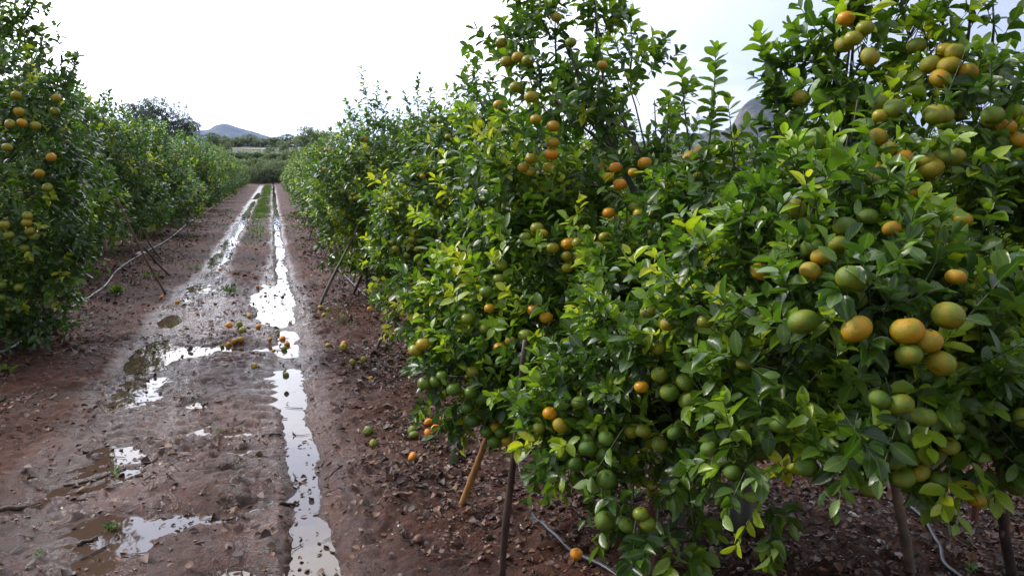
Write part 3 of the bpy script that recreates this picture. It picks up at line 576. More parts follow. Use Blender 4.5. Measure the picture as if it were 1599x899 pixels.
FRUIT_NEAR=[(1.04,3.45,2.27,0.028,0.40),(1.22,3.21,2.35,0.025,0.50),(1.27,3.16,2.24,0.025,0.30),(1.05,3.40,2.18,0.031,0.50),(1.08,3.32,2.19,0.030,0.60),(1.11,3.27,2.17,0.030,0.40),(1.07,3.32,2.06,0.030,0.45),(1.11,3.23,2.01,0.031,0.60),(0.99,3.33,1.98,0.025,0.75),(1.19,3.16,1.88,0.030,0.70),(1.19,3.16,1.81,0.029,0.65),(1.19,3.18,1.76,0.032,0.85),(1.19,3.21,1.70,0.029,0.70),(1.11,3.22,1.74,0.029,0.60),(1.09,3.27,1.70,0.028,0.70),(1.12,3.26,1.68,0.026,0.60),(1.12,3.19,1.91,0.026,0.70),(1.46,3.25,1.70,0.030,0.50),(1.45,3.06,1.70,0.030,0.80),(1.40,3.03,1.66,0.026,0.75),(1.41,2.93,1.63,0.029,0.85),(1.54,2.96,1.72,0.031,0.80),(1.42,3.16,2.15,0.023,0.70),(1.51,2.81,1.57,0.030,0.60),(1.47,2.93,1.68,0.023,0.70),(1.76,2.87,1.77,0.037,0.60),(1.76,2.87,1.70,0.037,0.50),(1.09,3.08,1.44,0.031,0.40),(1.04,3.09,1.40,0.028,0.30),(1.10,3.04,1.42,0.024,0.60),(1.13,2.99,1.36,0.030,0.50),(1.19,2.96,1.38,0.033,0.75),(1.18,2.95,1.33,0.027,0.50),(1.23,2.92,1.32,0.027,0.50),(1.18,2.94,1.28,0.027,0.50),(1.36,2.93,1.51,0.028,0.80),(1.24,2.71,1.43,0.023,0.50),(0.95,3.15,1.27,0.027,0.35),(0.92,3.10,1.22,0.028,0.35),(0.86,3.09,1.17,0.031,0.30),(0.87,3.07,1.10,0.025,0.75),(0.78,3.11,1.05,0.031,0.40),(0.85,3.07,1.01,0.028,0.40),(1.02,2.92,1.11,0.030,0.85),(1.05,2.85,1.09,0.029,0.75),(0.96,2.85,1.02,0.032,0.40),(0.91,2.90,0.99,0.023,0.60),(0.88,2.95,0.95,0.030,0.80),(0.57,3.22,0.90,0.032,0.60),(0.78,3.02,0.84,0.030,0.50),(0.60,3.17,0.76,0.035,0.30),(0.64,3.12,0.78,0.031,0.20),(0.70,3.04,0.76,0.033,0.10),(0.77,3.01,0.75,0.033,0.20),(0.82,3.00,0.72,0.036,0.10),(0.76,3.05,0.67,0.031,0.10),(0.83,3.07,0.63,0.032,0.10),(0.79,3.08,0.60,0.035,0.10),(0.85,3.05,0.55,0.032,0.10),(0.88,3.03,0.51,0.035,0.15),(0.89,3.04,0.57,0.029,0.70),(0.66,3.09,0.81,0.028,0.20),(0.89,2.37,0.85,0.027,0.80),(0.91,2.32,0.82,0.029,0.80),(0.86,2.40,0.79,0.023,0.40),(1.01,2.97,0.48,0.026,0.35),(0.98,2.24,0.76,0.034,0.15),(1.02,2.18,0.81,0.029,0.20),(0.91,2.31,0.72,0.027,0.15),(0.95,2.28,0.69,0.031,0.15),(1.03,2.22,0.74,0.029,0.15),(1.00,2.13,0.69,0.033,0.25),(1.00,2.14,0.54,0.034,0.30),(1.03,2.04,0.57,0.028,0.30),(1.08,1.99,0.59,0.026,0.30),(1.06,2.00,0.62,0.026,0.30),(1.18,2.21,1.22,0.031,0.60),(1.13,1.99,1.23,0.026,0.70),(1.13,2.05,1.14,0.025,0.50),(1.11,2.00,1.07,0.026,0.50),(1.13,1.97,1.02,0.030,0.40),(1.18,1.96,1.05,0.032,0.40),(1.18,1.94,1.00,0.033,0.35),(1.06,2.02,1.03,0.023,0.75),(1.15,1.82,1.27,0.023,0.40),(1.21,1.71,1.17,0.024,0.40),(1.21,1.55,1.05,0.028,0.30),(1.15,1.77,0.91,0.027,0.30),(1.19,1.71,0.86,0.027,0.20),(1.26,1.50,0.95,0.031,0.30),(1.15,1.41,1.35,0.035,0.45),(1.25,1.38,1.45,0.036,0.55),(1.21,1.31,1.35,0.034,0.75),(1.30,1.26,1.35,0.035,0.75),(1.40,1.25,1.38,0.034,0.65),(1.34,1.24,1.33,0.029,0.75),(1.30,1.25,1.30,0.028,0.60),(1.37,1.23,1.28,0.031,0.75),(1.31,1.27,1.18,0.028,0.50),(1.39,1.28,1.14,0.027,0.40),(1.27,1.29,1.19,0.024,0.40),(1.42,1.44,0.98,0.031,0.35),(1.46,1.42,0.97,0.028,0.40),(1.46,1.39,0.94,0.031,0.35),(1.42,1.43,0.94,0.026,0.35),(1.41,1.44,0.90,0.028,0.35),(1.50,1.38,0.95,0.026,0.70),(1.26,1.73,1.42,0.028,0.80),(1.25,1.48,1.49,0.028,0.75),(1.20,1.46,1.46,0.024,0.80),(1.53,1.32,1.09,0.023,0.40),(1.67,1.36,0.87,0.026,0.70),(1.89,1.42,0.85,0.032,0.35),(1.89,1.48,0.79,0.026,0.30),(1.69,2.15,1.93,0.031,0.65),(1.63,1.99,1.79,0.037,0.50),(1.69,2.22,1.77,0.033,0.50),(2.00,2.70,1.76,0.032,0.60),(1.77,2.06,2.17,0.028,0.90),(1.63,2.05,1.72,0.027,0.50),(1.92,1.86,2.01,0.031,0.55),(1.94,1.81,2.00,0.034,0.60),(1.96,1.81,2.04,0.031,0.60),(1.95,1.84,2.05,0.025,0.60),(1.90,1.80,1.96,0.031,0.75),(1.98,1.78,1.98,0.029,0.85),(1.72,1.84,1.89,0.031,0.50),(1.73,1.79,1.87,0.031,0.50),(1.70,1.81,1.85,0.023,0.65),(1.81,1.72,1.85,0.034,0.60),(1.83,1.71,1.85,0.028,0.60),(1.69,1.80,1.79,0.028,0.75),(1.70,1.77,1.75,0.027,0.65),(1.73,1.74,1.73,0.025,0.85),(1.69,1.79,1.69,0.032,0.70),(1.78,1.71,1.72,0.027,0.70),(1.79,1.70,1.70,0.034,0.60),(1.82,1.69,1.73,0.028,0.50),(1.85,1.68,1.73,0.028,0.55),(2.00,1.70,1.85,0.032,0.50),(2.08,1.72,1.82,0.028,0.80),(2.11,1.70,1.78,0.030,0.85),(1.77,1.68,1.60,0.027,0.80),(1.47,1.50,1.55,0.023,0.80),(1.79,1.63,1.59,0.023,0.80),(1.50,1.33,1.45,0.023,0.80),(1.77,1.75,1.63,0.023,0.80),(1.53,1.64,1.67,0.023,0.50),(1.66,1.25,1.12,0.026,0.50),(1.80,1.59,1.56,0.025,0.70)]
FRUIT_SECOND=[(1.29,6.24,2.09,0.033,0.40),(1.38,6.40,2.09,0.026,0.40),(1.38,6.09,1.95,0.027,0.70),(1.58,5.94,1.70,0.029,0.60),(1.52,5.95,1.70,0.036,0.80),(1.16,5.94,1.54,0.026,0.30),(1.27,5.88,1.54,0.031,0.40),(1.44,5.78,1.31,0.031,0.50),(1.51,5.79,1.29,0.031,0.70),(1.57,5.80,1.32,0.031,0.50),(1.36,5.83,1.17,0.028,0.75),(1.04,5.94,1.13,0.034,0.60),(1.10,5.93,1.12,0.031,0.40),(0.89,5.99,1.11,0.026,0.60),(0.91,5.96,1.06,0.031,0.70),(1.08,5.92,1.06,0.031,0.60),(0.99,5.92,1.01,0.028,0.50),(1.10,5.91,0.94,0.031,0.40),(0.98,5.93,0.87,0.029,0.40),(1.16,5.95,0.81,0.034,0.45),(1.13,5.81,0.53,0.028,0.20),(1.13,5.82,0.48,0.031,0.10),(1.62,5.99,1.96,0.036,0.70),(1.69,5.94,1.89,0.036,0.40),(0.87,6.10,0.65,0.027,0.75),(1.43,5.80,1.43,0.026,0.60),(1.16,6.06,1.63,0.026,0.80)]
FRUIT_THIRD=[(0.92,9.49,1.32,0.036,0.60),(0.97,9.45,1.33,0.036,0.60),(0.94,9.47,1.38,0.033,0.60),(1.32,9.52,1.72,0.036,0.50),(1.15,9.80,2.06,0.036,0.85),(0.98,9.90,1.89,0.034,0.50),(1.21,9.61,1.81,0.036,0.40),(1.21,9.46,1.65,0.033,0.60),(1.41,9.43,1.48,0.033,0.75),(0.63,9.83,1.68,0.034,0.85),(1.54,9.70,2.04,0.034,0.50),(0.76,9.51,1.17,0.033,0.40),(1.00,9.49,1.05,0.033,0.50),(0.82,9.57,1.40,0.029,0.60)]
FRUIT_LEFT=[(-2.07,7.64,2.18,0.043,0.80),(-2.11,7.52,2.07,0.043,0.70),(-1.94,7.59,2.06,0.043,0.60),(-2.03,7.55,2.08,0.043,0.80),(-1.83,7.80,2.20,0.043,0.70),(-1.83,7.88,2.32,0.043,0.85),(-1.92,7.48,1.65,0.043,0.80),(-1.83,7.53,1.79,0.043,0.90),(-1.86,7.45,1.53,0.043,0.50),(-2.15,7.24,1.23,0.043,0.60),(-1.99,7.29,1.30,0.042,0.60),(-2.00,7.29,1.24,0.043,0.75),(-1.99,7.31,1.17,0.043,0.55),(-1.97,7.34,1.12,0.043,0.50),(-2.05,7.35,1.02,0.043,0.50),(-2.13,7.26,1.14,0.043,0.60),(-2.25,7.35,0.71,0.043,0.50),(-2.13,7.36,0.68,0.040,0.50),(-2.26,7.33,0.60,0.043,0.30),(-2.12,7.41,1.87,0.043,0.80),(-2.09,7.69,2.32,0.043,0.70)]

# ---------------------------------------------------------------- the mandarin trees shaped by hand
def rel(lobes, b): return [(x - b[0], y - b[1], z, rx, rz) for x, y, z, rx, rz in lobes]
def rel_s(sp, b): return [((a[0] - b[0], a[1] - b[1], a[2]), (c[0] - b[0], c[1] - b[1], c[2])) for a, c in sp]
VIEW = np.array([0, 0, 1.6])
def hand_tree(label, base, lobes, back, spires, fruit, density, leaf_len, n_leaf, tmpl, seed, meshes, flush, extra=0, yellow=0.02, tint=0.26, shoot=(0.09, 0.19), low_z=0.25, top_thin=0.66):
    rng = np.random.default_rng(seed)
    root = empty('mandarin_tree', (base[0], base[1], 0)); tag(root, label, 'tree', 'mandarin trees of the orchard rows')
    L = rel(lobes, base); B = rel(back, base); S = rel_s(spires, base)
    clear = [(f[0] - base[0], f[1] - base[1], f[2], f[3]) for f in fruit]
    bx = np.array([base[0], base[1], 0])
    def outward(c):
        o = norm(np.array([c[0], c[1], 0.0])); v = norm(VIEW - bx - c)
        return norm(o * 0.5 + v)
    crown = build_crown('crown', L, S, density, leaf_len, n_leaf, tmpl, rng, flush, tint, clear=clear, outward=outward, yellow=yellow, shoot=shoot, low_z=low_z, top_thin=top_thin)
    link('crown', crown, root)
    if B:
        link('crown', build_crown('crown', B, [], density * 0.45, leaf_len * 1.1, n_leaf, MID, rng, flush * 0.4, tint - 0.04, yellow=0.01, shoot=shoot, low_z=0.75), root)
    link('trunk', build_wood('trunk', L[::2] + B, S, rng), root, (0, 0, float(ground_z(base[0], base[1]))))
    fruit = sorted(fruit, key=lambda f: -f[3] / math.sqrt(f[0] ** 2 + f[1] ** 2 + (f[2] - EYE) ** 2))
    for x, y, z, r, ripe in fruit[:100]:
        put_fruit(root, (x - base[0], y - base[1], z), r, ripe, meshes, rng)
    if len(fruit) > 100:      # the smaller ones together
        src = fruit_mesh('fruit_src', 16, 10, 0.85); nv = len(src.vertices); V0 = np.empty(nv * 3); src.vertices.foreach_get('co', V0); V0 = V0.reshape(-1, 3)
        nl = len(src.loops); l0 = np.empty(nl, np.int32); src.loops.foreach_get('vertex_index', l0)
        t0 = np.array([p.loop_total for p in src.polygons]); m0 = np.array([p.material_index for p in src.polygons])
        rest = fruit[100:]; VV = np.concatenate([V0 * f[3] + [f[0] - base[0], f[1] - base[1], f[2]] for f in rest])
        me = mesh_from('fruit', VV, np.concatenate([l0 + i * nv for i in range(len(rest))]), np.tile(t0, len(rest)), [PEEL, STALK], mat_idx=np.tile(m0, len(rest)), attrs={'ripe': np.repeat([f[4] for f in rest], nv)})
        o = link('fruit', me, root); o.color = (0, 0, 0, 1); o['kind'] = 'stuff'
    for k in range(extra):
        l = (L + B)[int(rng.integers(len(L + B)))]
        u = norm(rng.normal(size=3)); u[2] = -abs(u[2]) * 0.4
        p = np.array(l[:3]) + u * np.array([l[3], l[3], l[4]]) * 0.97
        put_fruit(root, tuple(p), float(rng.uniform(.028, .034)), float(rng.uniform(.3, .85)), meshes, rng)
    return root

rge = np.random.default_rng(808); EXTRA_NEAR = []
for q in range(26):
    l = LOBES_NEAR[int(rge.integers(3, len(LOBES_NEAR)))]
    v = norm(np.array([-l[0], -l[1], 0.2]) + rge.normal(size=3) * 0.55); v[2] = min(v[2], 0.3)
    c = np.array(l[:3]) + v * np.array([l[3], l[3], l[4]]) * 0.95
    for w in range(int(rge.integers(1, 5))):
        p = c + rge.normal(size=3) * 0.045; EXTRA_NEAR.append((p[0], p[1], p[2], float(rge.uniform(.025, .031)), float(np.clip(0.2 + 0.25 * (p[2] - 0.6) + rge.normal() * .12, .05, .8))))
hand_tree('large mandarin tree close beside the track, forked crown laden with fruit', (2.01, 2.81), LOBES_NEAR,
          [(2.3, 3.1, 1.15, .55, .35), (2.65, 2.7, 1.25, .5, .35), (1.95, 3.6, 1.2, .5, .3), (2.85, 2.3, 1.15, .4, .35), (2.0, 2.7, 1.1, .45, .3), (1.75, 3.1, 1.05, .45, .35)],
          SPIRES_NEAR + [((1.13, 2.2, .62), (1.12, 2.14, .36)), ((1.2, 2.14, .6), (1.2, 2.1, .38)), ((1.3, 2.12, .62), (1.3, 2.05, .45)), ((1.05, 2.25, .68), (1.02, 2.2, .46))], FRUIT_NEAR + [(1.62, 2.72, 1.74, .036, .85), (1.64, 2.70, 1.66, .036, .6), (0.60, 3.20, 0.93, .033, .7), (0.90, 3.0, 0.56, .03, .1), (0.93, 3.0, 0.52, .03, .7), (1.86, 2.2, 1.74, .034, .5)] + EXTRA_NEAR,
          205, 0.060, 10, HI, 21, FRUIT_BIG, 0.26, yellow=0.012, low_z=lambda P: np.where(P[:, 0] < -0.72, 0.5, 0.68 + 0.24 * smooth(-0.5, -1.15, P[:, 1])), tint=0.28)
hand_tree('mandarin tree behind the large fruiting one, low bunch of green fruit over the litter', (2.1, 7.1), LOBES_SECOND,
          [(2.3, 7.3, 1.1, .9, .6), (2.9, 6.8, 1.2, .7, .6), (2.2, 6.4, 0.9, .7, .5)], SPIRES_SECOND, FRUIT_SECOND, 110, 0.072, 8, MID, 22, FRUIT_MED, 0.12, 14, yellow=0.05)
hand_tree('mandarin tree with tall bare-stemmed shoots, behind the long leaning dark prop', (2.1, 11.0), LOBES_THIRD,
          [(2.3, 11.2, 1.2, .9, .7), (2.9, 10.8, 1.2, .7, .6)], SPIRES_THIRD, FRUIT_THIRD, 95, 0.075, 8, MID, 23, FRUIT_MED, 0.10, 14, yellow=0.04)
hand_tree('tall mandarin tree starting the row across the broad rut, orange fruit up high', (-3.6, 9.2), LOBES_LEFT,
          [(-4.1, 9.6, 1.3, .9, .8), (-3.7, 10.1, 1.0, .8, .6)], SPIRES_LEFT, FRUIT_LEFT, 90, 0.078, 8, MID, 24, FRUIT_MED, 0.07, 10, yellow=0.03, tint=0.2, top_thin=0.4)

# ---------------------------------------------------------------- the other trees of the rows: five built crowns, copied
def random_lobes(rng, R=1.5):
    L = []
    a0 = rng.uniform(0, 6.28)
    for i in range(8):
        a = a0 + i * 0.785 + rng.uniform(-.2, .2); d = R * rng.uniform(0.5, 0.64)
        L.append((d * math.cos(a), d * math.sin(a), rng.uniform(0.62, 0.82), R * rng.uniform(.3, .38), rng.uniform(.35, .45)))
    for i in range(7):
        a = a0 + i * 0.9 + rng.uniform(-.3, .3); d = R * rng.uniform(0.35, 0.6)
        L.append((d * math.cos(a), d * math.sin(a), rng.uniform(1.2, 1.55), R * rng.uniform(.28, .38), rng.uniform(.34, .48)))
    for i in range(4):
        a = a0 + i * 1.57 + rng.uniform(-.3, .3); d = R * rng.uniform(0.15, 0.4)
        L.append((d * math.cos(a), d * math.sin(a), rng.uniform(1.8, 2.1), R * rng.uniform(.18, .27), rng.uniform(.25, .36)))
    L.append((0, 0, 1.2, R * 0.5, .6))
    S = []
    for i in range(7):
        l = L[int(rng.integers(8, 19))]; b = np.array(l[:3]) + [0, 0, l[4] * 0.6]
        S.append((tuple(b), tuple(b + np.array([rng.normal() * .08, rng.normal() * .08, rng.uniform(.3, .6)]))))
    return L, S
KINDS_OF_TREE = []
for k in range(6):
    rng = np.random.default_rng(300 + k)
    L, S = random_lobes(rng)
    near = k < 3
    if near: cm = build_crown('crown', L, S, 74, 0.082, 7, MID, rng, 0.09, 0.24, yellow=0.03, shoot=(0.12, 0.24))
    else: cm = build_crown('crown', L, S, 42, 0.115, 7, LOW, rng, 0.09, 0.24, twigs=False, yellow=0.03, shoot=(0.14, 0.28))
    wm = build_wood('trunk', L[::3], S, rng)
    fr = []
    for c in range(17 if near else 9):
        l = L[int(rng.integers(0, 17))]; a = math.atan2(l[1], l[0]) + rng.normal() * 0.6
        base = np.array([l[0] + math.cos(a) * l[3] * 1.08, l[1] + math.sin(a) * l[3] * 1.08, l[2] - l[4] * rng.uniform(-.2, .5)])
        rp = rng.uniform(.3, .85)
        for q in range(int(rng.integers(1, 5))):
            fr.append((*(base + rng.normal(size=3) * 0.06), rng.uniform(.028, .034), np.clip(rp + rng.normal() * .12, .1, .95)))
    KINDS_OF_TREE.append((cm, wm, fr))
def row_tree(x, y, k, label, rz, sc=1.0, fruits=30):
    rng = np.random.default_rng(int(abs(x * 131 + y * 17)) + 7)
    cm, wm, fr = KINDS_OF_TREE[k]
    root = empty('mandarin_tree', (x, y, float(ground_z(x, y)) - 0.02), rz); root.scale = (sc, sc, sc * float(rng.uniform(.97, 1.1)) * (1.12 if x < -3 and y < 14 else 1))
    tag(root, label, 'tree', 'mandarin trees of the orchard rows')
    link('crown', cm, root); link('trunk', wm, root)
    meshes = FRUIT_MED if y < 20 else FRUIT_SMALL
    for f in fr[:fruits]: put_fruit(root, f[:3], f[3], f[4], meshes, rng)
    return root
ORD = 'zeroth first second third fourth fifth sixth seventh eighth ninth tenth eleventh twelfth thirteenth fourteenth fifteenth sixteenth seventeenth eighteenth nineteenth'.split()
for i in range(4, 19):
    y = 15.0 + (i - 4) * 4.0
    k = (i * 2) % 3 if y < 24 else 3 + i % 3
    row_tree(2.05 + 0.12 * math.sin(i * 2.3), y, k, '%s mandarin tree from the camera in the row along the straight flooded rut' % ORD[i], i * 2.1, 0.97 + 0.06 * math.sin(i * 1.7), 60 if y < 24 else 14)
LEFT_SC = [1.26, 1.22, 1.18, 1.12, .98, 1.1, 1.08, 1.1, 1.06, 1.08, 1.1, 1.08, 1.06, 1.08, 1.06, 1.06, 1.06, 1.06, 1.06]
for i in range(2, 19):
    y = 13.2 + (i - 2) * 3.9
    k = (i * 2 + 1) % 3 if y < 24 else 3 + (i + 1) % 3
    row_tree(-3.5 - 0.25 * (i < 4) + 0.12 * math.sin(i * 1.9 + 1), y, k, '%s mandarin tree from the camera in the row across the broad muddy rut' % ORD[i], i * 1.7 + 1, LEFT_SC[i - 2], 60 if y < 24 else 14)
for i in range(1, 11):
    y = 3.4 + (i - 1) * 4.0
    row_tree(7.7 + 0.15 * math.sin(i * 2.9), y, (i + 1) % 3 if i < 4 else 3 + i % 3, '%s mandarin tree along the next row, glimpsed behind the large fruiting tree' % ORD[i], i * 2.6, 0.98, 16)
for i in range(1, 9):
    y = 24 + (i - 1) * 5.0
    row_tree(-9.2 + 0.15 * math.sin(i * 2.9), y, 3 + i % 3, '%s mandarin tree of a further row, its top just over the muddy-rut row' % ORD[i], i * 2.2, 1.0, 0)

# ---------------------------------------------------------------- vegetation beyond the grove
def az(a, d): return math.sin(math.radians(a)) * d, math.cos(math.radians(a)) * d
def far_kind(seed, lobes, leaf, dens, mat, fork, base_r, shoot):
    rng = np.random.default_rng(seed)
    return (build_crown('crown', lobes, [], dens, leaf, 7, LOW, rng, 0.1, 0.4, twigs=False, yellow=0.0, shoot=shoot, mats=[mat, STALK]),
            build_wood('trunk', lobes[::2], [], rng, base_r, fork))
def cluster(seed, n, R, z0, z1, r0, r1):
    rng = np.random.default_rng(seed); L = []
    for i in range(n):
        a = rng.uniform(0, 6.28); d = R * math.sqrt(rng.uniform(0, 1)); z = rng.uniform(z0, z1) * (1 - 0.25 * (d / R) ** 2)
        r = rng.uniform(r0, r1); L.append((d * math.cos(a), d * math.sin(a), z, r, r * 0.75))
    return L
PINE_K = [far_kind(70 + i, cluster(70 + i, 13, 3.3, 4.0, 9.0, 1.2, 2.0), 0.36, 4.2, PINE, 2.6, 0.28, (0.4, 0.8)) for i in range(3)]
BROAD_K = [far_kind(80 + i, cluster(80 + i, 11, 1.8, 1.4, 4.4, 0.8, 1.3), 0.26, 12, OLIVE, 1.0, 0.16, (0.3, 0.6)) for i in range(3)]
BUSH_K = [far_kind(90 + i, cluster(90 + i, 8, 1.2, 0.5, 2.0, 0.5, 0.8), 0.16, 20, OLIVE, 0.3, 0.07, (0.2, 0.4)) for i in range(3)]
def far_tree(name, kind, a, d, sc, rz, label, cat, group=None):
    x, y = az(a, d)
    root = empty(name, (x, y, float(ground_z(x, y)) - 0.1), rz); root.scale = (sc, sc, sc) if name != 'distant_tree' else (sc * 1.9, sc * 1.9, sc)
    tag(root, label, cat, group)
    link('crown', kind[0], root); link('trunk', kind[1], root)
    return root
for i, (a, d, s, lb) in enumerate([(-8.9, 120, 0.66, 'dark broad pine at the outer end of the pine clump behind the row'), (-8.1, 122, 0.74, 'dark pine second in the clump, rising over the mandarin row'),
                                   (-7.2, 118, 0.76, 'tallest dark pine in the middle of the clump above the row'), (-6.3, 121, 0.70, 'dark pine with an open lacy edge toward the blue hill'), (-5.4, 120, 0.46, 'lowest pine at the clump edge nearest the blue hill')]):
    far_tree('pine_tree', PINE_K[i % 3], a, d, s, i * 1.3, lb, 'tree', 'dark pines behind the orchard')
far_tree('carob_tree', BROAD_K[0], 2.9, 96, 0.95, 0.4, 'rounded grey-green tree standing above the far end of the flooded-rut row', 'tree')
for i, (a, d, s, lb) in enumerate([
        (-4.6, 90, .9, 'grey-green tree under the blue hill, first of the far tree line'), (-3.8, 112, .85, 'grey-green tree second in the far line under the hill'),
        (-3.0, 118, 1.0, 'fluffy pale tree of the far line below the hill slope'), (-2.1, 120, .8, 'low round tree of the far line above the bare bank'),
        (-1.3, 122, .95, 'pale tree of the far line directly above the bare bank'), (-0.5, 120, .9, 'round tree just past the end of the bare bank'),
        (0.4, 121, .85, 'dark round tree in the far line above the track end'), (1.3, 119, .95, 'grey-green tree in the far line beside the rounded tall tree'),
        (2.2, 117, 1.0, 'grey-green tree of the far line below the rounded tall tree'), (4.0, 110, 1.0, 'grey-green tree half hidden behind the row tops')]):
    far_tree('distant_tree', BROAD_K[i % 3], a, d + 4, s * 0.47, i * 2.0, lb, 'tree', 'trees in the far line beyond the orchard')
for i, (a, d, s, lb) in enumerate([
        (-1.9, 86, 1.0, 'grey bush closing the track end, beside the last mandarin tree'), (-1.0, 84, .9, 'straw-tinted bush at the very end of the track'),
        (-0.2, 85, 1.05, 'olive-green bush straight beyond the grassy strip'), (0.6, 86, .95, 'grey-green bush beyond the flooded rut end'),
        (-1.5, 94, 1.2, 'taller pale bush on the slope behind the track end'), (-0.4, 97, 1.1, 'dark bush on the slope below the bare bank'),
        (0.5, 95, 1.1, 'round bush on the slope to the side of the bare bank'), (-2.6, 92, 1.1, 'bush on the slope over the muddy-rut row end'),
        (-3.4, 96, 1.2, 'wide bush on the slope below the far trees'), (1.4, 97, 1.2, 'bush on the slope over the flooded-rut row end'),
        (-0.1, 104, 1.0, 'small bush just under the bare bank'), (0.9, 106, 1.2, 'bush level with the bare bank'), (-2.9, 105, 1.2, 'upper slope bush under the hill foot'), (-3.9, 101, 1.3, 'big slope bush under the blue hill')]):
    far_tree('bush', BUSH_K[i % 3], a, d, s * (0.95 if d < 90 else 0.55), i * 1.1, lb, 'bush', 'bushes on the slope beyond the track')

rgs = np.random.default_rng(321)
for q in range(27):
    r_, c_ = divmod(q, 9)
    a, d = -4.6 + c_ * 0.8 + rgs.uniform(-.2, .2), 86 + r_ * 8 + rgs.uniform(-1, 1)
    x, y = az(a, d)
    root = empty('orchard_tree', (x, y, float(ground_z(x, y)) - 0.1), q * 1.3); root.scale = (1.25, 1.25, 0.62 if r_ == 0 else 0.5 if r_ == 1 else 0.36)
    tag(root, 'small green orchard tree on the terraced slope beyond the track end', 'tree', 'small orchard trees on the far slope')
    link('crown', KINDS_OF_TREE[3 + q % 3][0], root); link('trunk', KINDS_OF_TREE[3 + q % 3][1], root)
# bare bank: a strip of pale earth lying on the slope
def strip(name, pts, w, mat, lift=0.03):
    V = []; 
    for i, (x, y) in enumerate(pts):
        a = pts[max(i - 1, 0)]; b = pts[min(i + 1, len(pts) - 1)]
        t = norm(np.array([b[0] - a[0], b[1] - a[1]])); nrm = np.array([-t[1], t[0]])
        for k in (-1, 0, 1):
            p = np.array([x, y]) + nrm * k * w * (0.5 + 0.12 * math.sin(i * 1.7 + k)); V.append((p[0], p[1], float(ground_z(p[0], p[1])) + lift))
    f = []
    for i in range(len(pts) - 1):
        for k in (0, 1): f += [i * 3 + k, i * 3 + 3 + k, i * 3 + 4 + k, i * 3 + 1 + k]
    return mesh_from(name, V, f, [4] * (len(f) // 4), [mat])
PALE_EARTH = rough_material('pale_earth', [(0.3, (0.3, 0.22, 0.15)), (0.7, (0.5, 0.4, 0.3))], 0.8, 0.9, 0.4, 0.1)
tag(link('dirt_bank', strip('dirt_bank', [(-3.6 + 0.35 * i, 109.0 + 0.05 * i) for i in range(11)], 0.6, PALE_EARTH, 0.08)), kind='structure')

# ---------------------------------------------------------------- hills
def hill_material(name, stops, scale):
    m, nt, b, out, N = new_mat(name); L = nt.links.new
    geo = N('ShaderNodeNewGeometry')
    no = N('ShaderNodeTexNoise'); no.inputs['Scale'].default_value = scale; no.inputs['Detail'].default_value = 8; no.inputs['Roughness'].default_value = 0.7; L(geo.outputs['Position'], no.inputs['Vector'])
    r = ramp(N, stops); L(no.outputs['Fac'], r.inputs['Fac'])
    bpx = N('ShaderNodeBump'); bpx.inputs['Strength'].default_value = 1; bpx.inputs['Distance'].default_value = 9; L(no.outputs['Fac'], bpx.inputs['Height']); L(bpx.outputs[0], b.inputs['Normal'])
    sp = N('ShaderNodeSeparateXYZ'); L(geo.outputs['Normal'], sp.inputs[0])
    mr = N('ShaderNodeMapRange'); mr.inputs['From Min'].default_value = 0.72; mr.inputs['From Max'].default_value = 0.5; mr.inputs['To Max'].default_value = 0.8; L(sp.outputs['Z'], mr.inputs['Value'])
    mx_ = N('ShaderNodeMix', data_type='RGBA'); L(mr.outputs[0], mx_.inputs['Factor']); L(r.outputs[0], mx_.inputs['A']); mx_.inputs['B'].default_value = (0.14, 0.11, 0.09, 1)
    L(mx_.outputs['Result'], b.inputs['Base Color']); b.inputs['Roughness'].default_value = 0.95
    return m
HILL = hill_material('scrub_hillside', [(0.4, (0.012, 0.018, 0.012)), (0.52, (0.04, 0.042, 0.03)), (0.65, (0.11, 0.09, 0.07))], 0.03)
def hill(name, az0, dist, prof, depth, rough, seed):
    """prof: list of (azimuth offset in degrees, height m)"""
    us = np.radians(np.linspace(prof[0][0], prof[-1][0], 150)) * dist
    hs = np.interp(us, np.radians([p[0] for p in prof]) * dist, [p[1] for p in prof])
    vs = np.linspace(-1, 1.6, 70)
    U, Vv = np.meshgrid(us, vs); Hh = np.tile(hs, (70, 1))
    wv = np.exp(-np.abs(Vv / 0.55) ** 1.6)
    nz = fbm(U, Vv * depth, 0.012, 4, seed); nz2 = fbm(U, Vv * depth, 0.05, 3, seed + 9)
    Z = Hh * wv * (1 + rough * nz * (1 - wv * 0.75)) + rough * 14 * nz2 * wv * (Hh / (Hh.max()))
    a = math.radians(az0); c = np.array([math.sin(a), math.cos(a)]) * dist; tx = np.array([math.cos(a), -math.sin(a)]); ty = np.array([math.sin(a), math.cos(a)])
    X = c[0] + U * tx[0] + Vv * depth * ty[0]; Y = c[1] + U * tx[1] + Vv * depth * ty[1]
    idx = np.arange(U.size).reshape(U.shape)
    q = np.stack([idx[:-1, :-1], idx[:-1, 1:], idx[1:, 1:], idx[1:, :-1]], -1).reshape(-1, 4)
    o = link(name, mesh_from(name, np.stack([X, Y, Z - 3], -1).reshape(-1, 3), q.ravel(), np.full(len(q), 4), [HILL])); tag(o, kind='structure')
hill('hill', -2.75, 3000, [(-9, 60), (-6, 105), (-4, 125), (-2.6, 134), (-1.9, 139), (-1.3, 141), (-0.85, 158), (-0.4, 163), (0.1, 158), (0.8, 148), (1.6, 136), (2.6, 120), (4.5, 80), (7, 60), (12, 20)], 900, 0.16, 5)
